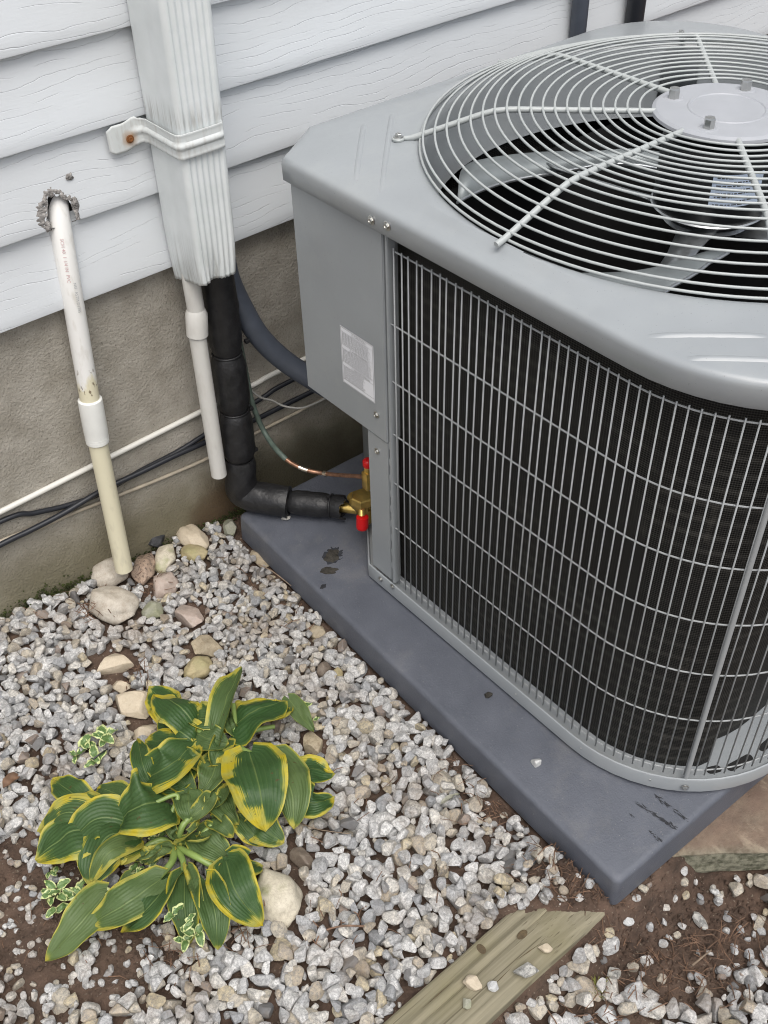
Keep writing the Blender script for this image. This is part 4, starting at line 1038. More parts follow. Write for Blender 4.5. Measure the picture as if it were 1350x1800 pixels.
# ================================================================= PAVER AND PLANK
def build_slabs():
    a = at(1178, 1503, 2, -.002); b = at(1352, 1494, 2, -.002); d = (b-a); d.z = 0; d.normalize(); nrm = Vector((-d.y, d.x, 0))
    p0 = a - d*.06
    bm = bmesh.new(); bmesh.ops.create_cube(bm, size=1); bmesh.ops.subdivide_edges(bm, edges=bm.edges[:], cuts=28, use_grid_fill=True)
    for v in bm.verts:
        u, w_, z = v.co.x+.5, v.co.y+.5, v.co.z
        L = .62; D = .40
        q = p0 + d*(L*u) + nrm*(D*w_)
        j = .0035*noise.noise(Vector((q.x*40, q.y*40, z*3)))+.0015*noise.noise(Vector((q.x*150, q.y*150, z*9)))
        e = min(u, 1-u)*L; e2 = min(w_, 1-w_)*D
        zt = -.002 if z > 0 else -.062
        zz = zt + (z-.5)*0 if z in (.5, -.5) else -.002-.060*(.5-z)
        rnd_ = .004*math.exp(-min(e, e2)/.004) if z > .45 else 0
        v.co = Vector((q.x, q.y, zz-rnd_+j*.5)) - nrm*(j if w_ < .01 else 0)
    me = bpy.data.meshes.new('paver'); bm.to_mesh(me); bm.free(); o = link('paving_slab', me, 'paver', None, True, 60)
    tag(o, 'rusty brown concrete paving slab with mossy edge beside the pad corner', 'paving slab')
    t = empty('wooden_plank', (-.4, -.58, .0), 'weathered greenish wooden plank half buried in gravel by the pad corner', 'plank')
    x0, x1, y0, y1 = -1.15, -.140, -.6230, -.5340
    V = []; nx = 140; ys = np.linspace(0, 1, 33)
    for i in range(nx+1):
        x = x0+(x1-x0)*i/nx
        for u in ys:
            z = .0150; e = min(u, 1-u)*(y1-y0); z -= .004*math.exp(-e/.002)
            z -= .0030*math.exp(-((u-.80)/.035)**2) + .0030*math.exp(-((u-.62)/.03)**2) - .0014*math.exp(-((u-.71)/.03)**2)
            z += .0010*noise.noise(Vector((x*4, u*60, 0)))+.0004*noise.noise(Vector((x*20, u*160, 2)))
            V.append((x, y0+(y1-y0)*u+.0012*noise.noise(Vector((x*12, 0, 0)))*(1 if u in (0, 1) else 0), z - .012*max(0, (x+.25)/.11)))
    m_ = len(ys); F = [(i*m_+j, i*m_+j+1, (i+1)*m_+j+1, (i+1)*m_+j) for i in range(nx) for j in range(m_-1)]
    b0 = len(V)
    for i in range(nx+1):
        for j in (0, m_-1): V.append((V[i*m_+j][0], V[i*m_+j][1]+(.001 if j == 0 else -.001)*-1, -.055))
    for i in range(nx): 
        F.append((i*m_, (i+1)*m_, b0+2*(i+1), b0+2*i)); F.append((i*m_+m_-1, b0+2*i+1, b0+2*(i+1)+1, (i+1)*m_+m_-1))
    mesh('board', V, F, 'plank', t, True, 40)
    for (px, py, rx, ry) in ((918, 1643, .009, .0055), (846, 1668, .0055, .008)):
        q = at(px, py, 2, .015); n = 20; V = [Vector((q.x, q.y, .0158))]+[Vector((q.x+rx*math.cos(2*math.pi*i/n), q.y+ry*math.sin(2*math.pi*i/n), .0153)) for i in range(n)]
        mesh('knot', V, [(0, 1+i, 1+(i+1) % n) for i in range(n)], 'knot', t, True)
    # drying cracks
    for (a, b) in (((905, 1690), (955, 1655)), ((740, 1775), (800, 1722)), ((860, 1740), (900, 1700))):
        A, B = at(*a, 2, .0155), at(*b, 2, .0155); s = Vector((0, .0006, 0)); mesh('crack', [A, A.lerp(B, .5)+s*1.3, B, A.lerp(B, .5)-s], [(0, 1, 2, 3)], 'knot', t)
build_slabs()

# ================================================================= STONES
# heightmap for piling
GX0, GY0, GC = -1.30, -1.25, .003
NX, NY = int(1.95/GC), int(1.75/GC)
HM = np.zeros((NY, NX), np.float32)
for j in range(0, NY):
    for i in range(0, NX, 6):
        HM[j, i:i+6] = gz(GX0+i*GC, GY0+j*GC)
BLOCK = np.zeros((NY, NX), bool)
_xx = GX0+np.arange(NX)*GC; _yy = GY0+np.arange(NY)*GC; XX, YY = np.meshgrid(_xx, _yy)
BLOCK |= (YY > WALL_Y-.004)
# pad (rotated about its corner)
ang = R(-1.9); ux = (XX+.1265)*math.cos(ang)+(YY+.6235)*math.sin(ang); uy = -(XX+.1265)*math.sin(ang)+(YY+.6235)*math.cos(ang)
BLOCK |= (ux > -.003) & (uy > -.003) & (uy < 1.01)
BLOCK |= (YY > -.632) & (YY < -.530) & (XX < -.255+.135*np.clip((-.535-YY)/.09, 0, 1))
_a = at(1178, 1503, 2, -.002); _b = at(1352, 1494, 2, -.002); _d = (_b-_a).normalized(); BLOCK |= ((-(XX-_a.x)*_d.y+(YY-_a.y)*_d.x) > -.004) & (XX > -.10)
def rock_mesh(name, seed, sub, cuts, sx=1, sy=1, sz=.7, rough=.10, cutlo=.62, cuthi=.90):
    rs = random.Random(seed); bm = bmesh.new(); bmesh.ops.create_icosphere(bm, subdivisions=sub, radius=1)
    planes = []
    for _ in range(cuts):
        v = Vector((rs.gauss(0, 1), rs.gauss(0, 1), rs.gauss(0, .8))).normalized(); planes.append((v, rs.uniform(cutlo, cuthi)))
    off = Vector((seed*3.1, seed*1.7, 0))
    for v in bm.verts:
        q = v.co.normalized()*(1+rough*noise.noise(v.co*1.5+off)*2)
        for n_, d in planes:
            e = q.dot(n_)-d
            if e > 0: q -= n_*e*.95
        q += q.normalized()*rough*.22*noise.noise(v.co*5+off)
        v.co = Vector((q.x*sx, q.y*sy, q.z*sz))
    me = bpy.data.meshes.new(name); bm.to_mesh(me); bm.free(); return me
def stamp(x, y, r, zt):
    """raise the heightmap under an ellipsoid cap"""
    i0, i1 = max(0, int((x-r-GX0)/GC)), min(NX, int((x+r-GX0)/GC)+1); j0, j1 = max(0, int((y-r-GY0)/GC)), min(NY, int((y+r-GY0)/GC)+1)
    if i0 >= i1 or j0 >= j1: return
    d2 = ((XX[j0:j1, i0:i1]-x)**2+(YY[j0:j1, i0:i1]-y)**2)/(r*r); m_ = d2 < 1
    h = zt - r*.7*(1-np.sqrt(np.clip(1-d2, 0, 1)))
    sub = HM[j0:j1, i0:i1]; sub[m_] = np.maximum(sub[m_], h[m_])
def local_h(x, y, r, q=65):
    i0, i1 = max(0, int((x-r-GX0)/GC)), min(NX, int((x+r-GX0)/GC)+1); j0, j1 = max(0, int((y-r-GY0)/GC)), min(NY, int((y+r-GY0)/GC)+1)
    if i0 >= i1 or j0 >= j1: return 0
    return float(np.percentile(HM[j0:j1, i0:i1], q))
PXM = 1150.
# (px, py, length px, width px, angle deg in plan, material, angular?, height ratio, label, z of what it rests on or None)
COB = [
 (196, 1012, 74, 46, 20, 'c_white', 0, .6, 'smooth pinkish-white cobble under the open end of the left drain pipe', None),
 (198, 1071, 90, 66, -20, 'c_white', 0, .6, 'large pale rounded stone just below the cobble under the left drain pipe', None),
 (253, 999, 56, 38, 75, 'c_orange', 0, .6, 'orange-pink cobble with black specks right of the left drain pipe foot', None),
 (290, 981, 52, 36, 70, 'c_moss', 0, .6, 'greenish-cream cobble between the black rock and the orange speckled cobble', None),
 (288, 1024, 48, 42, 40, 'c_pink', 0, .6, 'round pinkish-brown cobble below the greenish-cream one', None),
 (275, 953, 50, 36, 25, 'c_coal', 1, .6, 'charcoal black angular rock against the foundation', None),
 (337, 943, 60, 42, -35, 'c_cream', 0, .55, 'beige oval cobble near the wall, topmost of the pale ones', None),
 (340, 968, 50, 30, -10, 'c_yellow', 0, .55, 'yellowish flat cobble tucked under the topmost beige cobble', None),
 (333, 1075, 62, 52, -55, 'c_pink', 1, .55, 'blocky pink stone standing alone among small gravel', None),
 (358, 1130, 62, 46, 20, 'c_tan', 1, .5, 'rough tan chunk touching a smooth yellow cobble', None),
 (346, 1168, 56, 38, 30, 'c_yellow', 0, .6, 'smooth yellow oval cobble below the rough tan chunk', None),
 (200, 1157, 88, 46, 8, 'c_cream', 2, .4, 'flat cream triangular rock lying on the gravel', None),
 (208, 1191, 48, 22, 5, 'c_cream', 1, .5, 'small cream chip under the triangular rock', None),
 (233, 1233, 88, 60, -15, 'c_cream', 1, .5, 'largest cream angular rock touching the upper left hosta leaves', None),
 (248, 1273, 54, 32, 5, 'c_cream', 1, .5, 'cream stone wedged below the largest cream rock', None),
 (402, 922, 32, 34, 0, 'c_green', 1, .7, 'greenish stone near the back corner of the pad', None),
 (457, 964, 56, 34, -50, 'c_tan', 1, .4, 'tan flat stone leaning against the pad side', None),
 (270, 1068, 44, 34, 40, 'c_green', 1, .6, 'dull green-grey stone between the large pale stone and the pink block', None),
 (487, 1572, 118, 84, -58, 'c_moss', 0, .62, 'big smooth oval cobble stained green, right of the hosta', None),
 (530, 1502, 56, 42, -40, 'c_brown', 1, .55, 'brown angular stone above the big oval cobble', None),
 (551, 1297, 50, 44, -60, 'c_tan', 1, .5, 'heart-shaped tan stone right of the hosta', None),
 (567, 1168, 28, 27, 0, 'c_brown', 0, .8, 'small round dark brown pebble among pale gravel', None),
 (593, 1170, 20, 22, 0, 'c_yellow', 0, .8, 'tiny yellow pebble next to the round dark brown one', None),
 (551, 1394, 44, 34, -30, 'c_pink', 1, .5, 'brownish stone wedged between two yellow-edged hosta leaves', None),
 (557, 1098, 38, 24, -15, 'c_tan', 0, .6, 'orange-tan pebble beside the pad side', None),
 (1075, 1744, 48, 46, 10, 'c_bright', 1, .5, 'bright white blocky stone at the lower right', None),
 (1136, 1778, 46, 42, 30, 'c_speck', 1, .6, 'speckled grey boulder-like stone at the bottom edge', None),
 (1250, 1567, 44, 24, -40, 'c_speck', 1, .6, 'elongated speckled stone just below the paving slab', None),
 (1091, 1677, 32, 36, 60, 'c_speck', 1, .6, 'rounded speckled white stone below the pad corner', None),
 (1110, 1593, 24, 22, 0, 'c_bright', 1, .6, 'small white stone at the foot of the pad corner', None),
 (1088, 1776, 40, 16, -15, 'c_tan', 0, .5, 'slim orange-tan stone below the bright white block', None),
 (1315, 1615, 20, 26, 0, 'c_bright', 1, .7, 'bright white angular stone lying alone on soil at the right', None),
 (925, 1706, 50, 38, 15, 'c_speck', 1, .5, 'largest stone lying on the wooden plank', .0150),
 (833, 1728, 38, 32, -15, 'c_cream', 1, .55, 'cream stone on the plank, left of the small white one', .0150),
 (866, 1733, 26, 22, 0, 'c_bright', 1, .6, 'small clean white stone on the wooden plank', .0150),
 (821, 1762, 22, 20, 60, 'c_green', 1, .6, 'small grey stone lowest on the wooden plank', .0150),
 (958, 1664, 28, 20, 0, 'c_cream', 1, .5, 'pinkish-cream stone near the top end of the plank', .0150),
 (944, 1337, 25, 20, 20, 'c_bright', 1, .5, 'white stone chip lying alone on the grey pad', .0622),
 (858, 1219, 16, 15, 0, 'mud', 1, .6, 'crumb of brown dirt on the pad below the wire guard', .0622),
 (503, 907, 19, 9, 10, 'c_speck', 1, .6, 'grey chip on the pad below the black insulated pipe', .0622),
]
def build_cobbles():
    for i, (px, py, L, W_, an, m, kind, hr, label, z) in enumerate(COB):
        zz = z if z is not None else .012
        q = at(px, py, 2, zz+.008)
        dist = (q-CAM).dot(fw); s = dist/FPX
        ca, sa = math.cos(R(an)), math.sin(R(an))
        A = at(px+ca*L/2, py-sa*L/2, 2, zz+.008); B = at(px-ca*L/2, py+sa*L/2, 2, zz+.008); ax = A-B; a_ = ax.length/2; pl = math.atan2(ax.y, ax.x)
        n_ = Vector((-ax.y, ax.x, 0)).normalized(); st = .01; dq = q+n_*st-CAM; k_ = FPX/dq.dot(fw); qx, qy = 675+k_*dq.dot(rt)-px, 900+k_*dq.dot(dn)-py
        pc = abs(qx*sa+qy*ca)/st; b_ = W_/2/pc*(.90 if abs(ca) > .6 else 1.0); a_ *= 1.0 if abs(ca) > .6 else .92
        h = min(a_, b_)*hr*1.35
        # angle: plan angle so that it reads at `an` degrees in the picture
        if kind == 0: me = rock_mesh('cobble', i+40, 4, 5, 1, 1, 1, .10, .74, .95)
        elif kind == 1: me = rock_mesh('cobble', i+40, 4, 12, 1, 1, 1, .10, .50, .82)
        else:
            me = rock_mesh('cobble', i+40, 4, 4, 1, 1, 1, .05, .7, .8)
            for v_ in me.vertices:  # triangular plan
                for dgr in (90+6, 210, 330+6):
                    n_ = Vector((math.cos(R(dgr+180)), math.sin(R(dgr+180)), 0)); e = Vector(v_.co).dot(n_)-.45
                    if e > 0: v_.co = Vector(v_.co)-n_*e*.9
        me.transform(Matrix.Diagonal((a_, b_, h, 1)))
        if z is None:
            zz = local_h(q.x, q.y, min(a_, b_)*.8, 50)+h*.62
        else: zz = z+h*.72
        o = link('mud_crumb' if m == 'mud' else 'stone', me, m, None, True, 22 if kind else 80)
        zmin = min(v_.co.z for v_ in me.vertices)
        if z is not None: zz = z - zmin - .0004
        o.location = (q.x, q.y, zz); o.rotation_euler = (rnd.uniform(-.12, .12) if z is None else 0, rnd.uniform(-.12, .12) if z is None else 0, pl)
        tag(o, label, 'dirt' if m == 'mud' else 'stone')
        if z is None:
            stamp(q.x, q.y, (a_+b_)/2*.95, zz+h*.8)
            BLOCK[((XX-q.x)*math.cos(pl)+(YY-q.y)*math.sin(pl))**2/(a_*.92)**2+(-(XX-q.x)*math.sin(pl)+(YY-q.y)*math.cos(pl))**2/(b_*.92)**2 < 1] = True
        else:
            BLOCK[(XX-q.x)**2+(YY-q.y)**2 < (a_*1.2)**2] = True
build_cobbles()
# bare soil spots: (px, py, radius px)
SOIL = [(50, 1570, 105, .97), (130, 1690, 95, .9), (250, 1690, 60, .75), (330, 1690, 40, .5), (20, 1380, 55, .5), (60, 1270, 30, .6), (10, 1780, 60, .4), (165, 1250, 28, .5), (250, 1180, 22, .6),
        (1160, 1600, 90, .93), (1260, 1600, 110, .90), (1180, 1660, 75, .82), (1310, 1560, 70, .9), (1060, 1640, 45, .7), (1300, 1700, 50, .4), (1040, 1580, 40, .8),
        (880, 1425, 42, .85), (960, 1530, 45, .7), (1010, 1560, 45, .8), (790, 1350, 22, .7), (690, 1250, 18, .7), (930, 1480, 25, .6),
        (480, 1010, 55, .6), (440, 1050, 40, .5), (640, 1500, 26, .4), (610, 1640, 26, .4), (420, 1690, 45, .5), (700, 1380, 22, .4), (120, 1400, 30, .5), (270, 1040, 26, .9), (390, 890, 45, .95), (20, 1075, 60, .8), (120, 1050, 40, .75), (320, 905, 30, .9), (530, 1075, 28, .6), (170, 1110, 25, .3), (940, 1740, 60, .5), (980, 1790, 40, .4), (955, 1628, 26, .4), (1015, 1605, 30, .5)]
def build_gravel():
    soil = []
    for px, py, r, k in SOIL:
        q = at(px, py, 2, 0); soil.append((q.x, q.y, r/PXM*1.25, k))
    protos = []
    for i in range(26):
        rs = random.Random(i+7)
        me = rock_mesh('gravel_stone', i+1, 3, rs.choice((9, 11, 13)), 1, rs.uniform(.62, .98), rs.uniform(.52, .82), .05, .42, .80)
        co = np.array([v.co[:] for v in me.vertices], np.float32); fc = np.array([p.vertices[:] for p in me.polygons], np.int32); protos.append((me, co, fc))
        me.materials.append(M['stone']); me.shade_smooth(); me.set_sharp_from_angle(angle=R(14))
    small = []
    for i in range(14):
        rs = random.Random(i+77); me = rock_mesh('x', i+101, 2, 8, 1, rs.uniform(.6, 1), rs.uniform(.5, .8), .08, .48, .82)
        co = np.array([v.co[:] for v in me.vertices], np.float32); fc = np.array([p.vertices[:] for p in me.polygons], np.int32); small.append((me, co, fc)); 
    rs = random.Random(21); stones = []
    def visible(x, y, z=0):
        d = Vector((x, y, z))-CAM; dz = d.dot(fw)
        if dz <= 0: return None
        return 675+FPX*d.dot(rt)/dz, 900+FPX*d.dot(dn)/dz
    def attempt(x, y, r, keepsoil, lim, big):
        i, j = int((x-GX0)/GC), int((y-GY0)/GC)
        if not (0 <= i < NX and 0 <= j < NY) or BLOCK[j, i]: return
        # keep clear of blocked cells at the stone's rim
        for a in range(0, 360, 60):
            i2, j2 = int((x+.62*r*math.cos(R(a))-GX0)/GC), int((y+.62*r*math.sin(R(a))-GY0)/GC)
            if not (0 <= i2 < NX and 0 <= j2 < NY) or BLOCK[j2, i2]: return
        for sx, sy, sr, k in soil:
            d = math.hypot((x-sx), (y-sy))/sr
            if d < 1.15 and rs.random() < k*keepsoil*(1 if d < .8 else (1.15-d)/.35): return
        base = local_h(x, y, r*.62, 56); g0 = gz(x, y)
        if base-g0 > lim: return
        pi = rs.randrange(len(protos if big else small)); sink = rs.uniform(.30, .55)
        zc = base + r*(.62*(1-sink))
        p = visible(x, y)
        stones.append((x, y, zc, r, pi, big, p, rs.uniform(-.42, .42), rs.uniform(-.42, .42), rs.uniform(0, 6.283), rs.random()))
        stamp(x, y, r*.80, zc+r*.42)
    def pt():
        while True:
            x = rs.uniform(-1.22, .42); y = rs.uniform(-1.2, .455)
            if x > -.10 and y > -.62: continue
            p = visible(x, y)
            if p and -330 < p[0] < 1640 and 850 < p[1] < 2140: return x, y
    def szf(x, y):
        s = (.0133 if y > -.25 else .0145)+.0018*noise.noise(Vector((x*5, y*5, 2)))
        if y > .12 and x > -.33: s *= .86
        if y < -.63: s *= 1.12
        return s
    for _ in range(1650):
        x, y = pt(); attempt(x, y, szf(x, y)*rs.uniform(1.15, 1.62), 1, .008, True)
    for _ in range(16500):
        x, y = pt(); attempt(x, y, szf(x, y)*rs.uniform(.78, 1.18), 1, .016, True)
    for _ in range(15000):
        x, y = pt(); attempt(x, y, szf(x, y)*rs.uniform(.36, .70), .62, .013, False)
    # choose the 300 that show largest as single parts of the ground
    def score(s):
        p = s[6]
        if not p or not (5 < p[0] < 1345 and 860 < p[1] < 1795) or not s[5]: return -1
        return s[3]/ (Vector((s[0], s[1], 0))-CAM).length
    order = sorted(range(len(stones)), key=lambda i: -score(stones[i])); single = set(order[:295])
    Vs = []; Fs = []; At = []; base = 0
    for i, (x, y, z, r, pi, big, p, tx, ty, tz, rv) in enumerate(stones):
        me, co, fc = (protos if big else small)[pi]
        if i in single:
            o = bpy.data.objects.new('stone', me); COL.objects.link(o); o.parent = ground; o.location = (x, y, z); o.rotation_euler = (tx, ty, tz); o.scale = (r, r, r)
            continue
        m3 = np.array((Matrix.Rotation(tz, 3, 'Z') @ Matrix.Rotation(ty, 3, 'Y') @ Matrix.Rotation(tx, 3, 'X')), np.float32)
        Vs.append((co@m3.T)*r+np.array((x, y, z), np.float32)); Fs.append(fc+base); base += len(co); At.append(np.full(len(co), rv, np.float32))
    V = np.concatenate(Vs); Fc = np.concatenate(Fs); me = bpy.data.meshes.new('gravel'); me.vertices.add(len(V)); me.vertices.foreach_set('co', V.ravel())
    me.loops.add(Fc.size); me.loops.foreach_set('vertex_index', Fc.ravel()); me.polygons.add(len(Fc))
    me.polygons.foreach_set('loop_start', np.arange(0, Fc.size, 3, dtype=np.int32)); me.update(calc_edges=True); me.validate()
    a = me.attributes.new('srnd', 'FLOAT', 'POINT'); a.data.foreach_set('value', np.concatenate(At))
    me.materials.append(M['stone']); me.shade_smooth(); me.set_sharp_from_angle(angle=R(14))
    o = bpy.data.objects.new('gravel', me); COL.objects.link(o); o.parent = ground; o['kind'] = 'stuff'
    print('stones', len(stones), 'verts', len(V))
build_gravel()

# ================================================================= PLANTS
def leaf_mesh(name, spine, width, roll=0., fold=.25, mar=(.10, .10), tone=.2, seed=0, cup=.12, nu=12, nv=20, shape=1.0, wav=.12, dwn=0.):
    """spine: list of points; width: full width; roll turns the blade about the spine; fold lifts (or drops) the halves"""
    P = catmull(spine, 8); N = len(P); cum = [0]
    for a, b in zip(P, P[1:]): cum.append(cum[-1]+(b-a).length)
    Lt = cum[-1]
    def at_t(t):
        s = t*Lt
        for i in range(N-1):
            if cum[i+1] >= s-1e-9:
                k = (s-cum[i])/(cum[i+1]-cum[i]+1e-12); return P[i].lerp(P[i+1], k), (P[i+1]-P[i]).normalized()
        return P[-1], (P[-1]-P[-2]).normalized()
    V = []; U = []; Vv = []; Mg = []
    for j in range(nv+1):
        v = j/nv; c, td = at_t(v)
        side = td.cross(Vector((0, 0, 1))); side = side.normalized() if side.length > 1e-4 else Vector((1, 0, 0)); nrm = side.cross(td).normalized()
        side, nrm = side*math.cos(roll)+nrm*math.sin(roll), nrm*math.cos(roll)-side*math.sin(roll)
        # ovate-heart outline
        w_ = width/2*(math.sin(math.pi*min(1, v**.62*1.0))**.75 if 0 < v < 1 else 0)*(1.0)
        w_ = width/2*((1-v)**.72)*((v+.02)**.36)*1.78*shape if v < 1 else 0
        w_ = min(w_, width/2*1.05)
        if j == 0: w_ = width*.10
        back = .13*Lt*max(0, 1-v*5)          # heart lobes swept back at the base
        for i in range(nu+1):
            u = -1+2*i/nu; au = abs(u)
            f = fold if not isinstance(fold, tuple) else (fold[0] if u < 0 else fold[1])
            th = f*au**1.1
            q = c + side*(u*w_*math.cos(th)) + nrm*(w_*au*math.sin(th)) - td*back*au**1.5
            q += nrm*(w_*cup*(au**2) * math.sin(v*math.pi*2.2+seed*2+ (0 if u < 0 else 1.3)))
            q += nrm*(wav*w_*au**2*noise.noise(Vector((v*3.2, (1 if u > 0 else -1)*1.7, seed))))
            q += nrm*(.00015*math.sin(u*20)*min(1, (1-v)*3) + .0016*noise.noise(Vector((v*9+seed, u*5, seed*2))) + .0050*noise.noise(Vector((v*4+seed, u*2, seed*3))))
            V.append(q); U.append(u); Vv.append(v); Mg.append(mar[0] if u < 0 else mar[1])
    n = nu+1; F = [(j*n+i, j*n+i+1, (j+1)*n+i+1, (j+1)*n+i) for j in range(nv) for i in range(nu)]
    me = pymesh(name, V, F)
    for an, dt in (('lu', U), ('lv', Vv), ('lmar', Mg), ('ltone', [tone]*len(V)), ('lseed', [seed*1.37]*len(V))):
        a = me.attributes.new(an, 'FLOAT', 'POINT'); a.data.foreach_set('value', dt)
    return me
def P_(px, py, z): return at(px, py, 2, z)
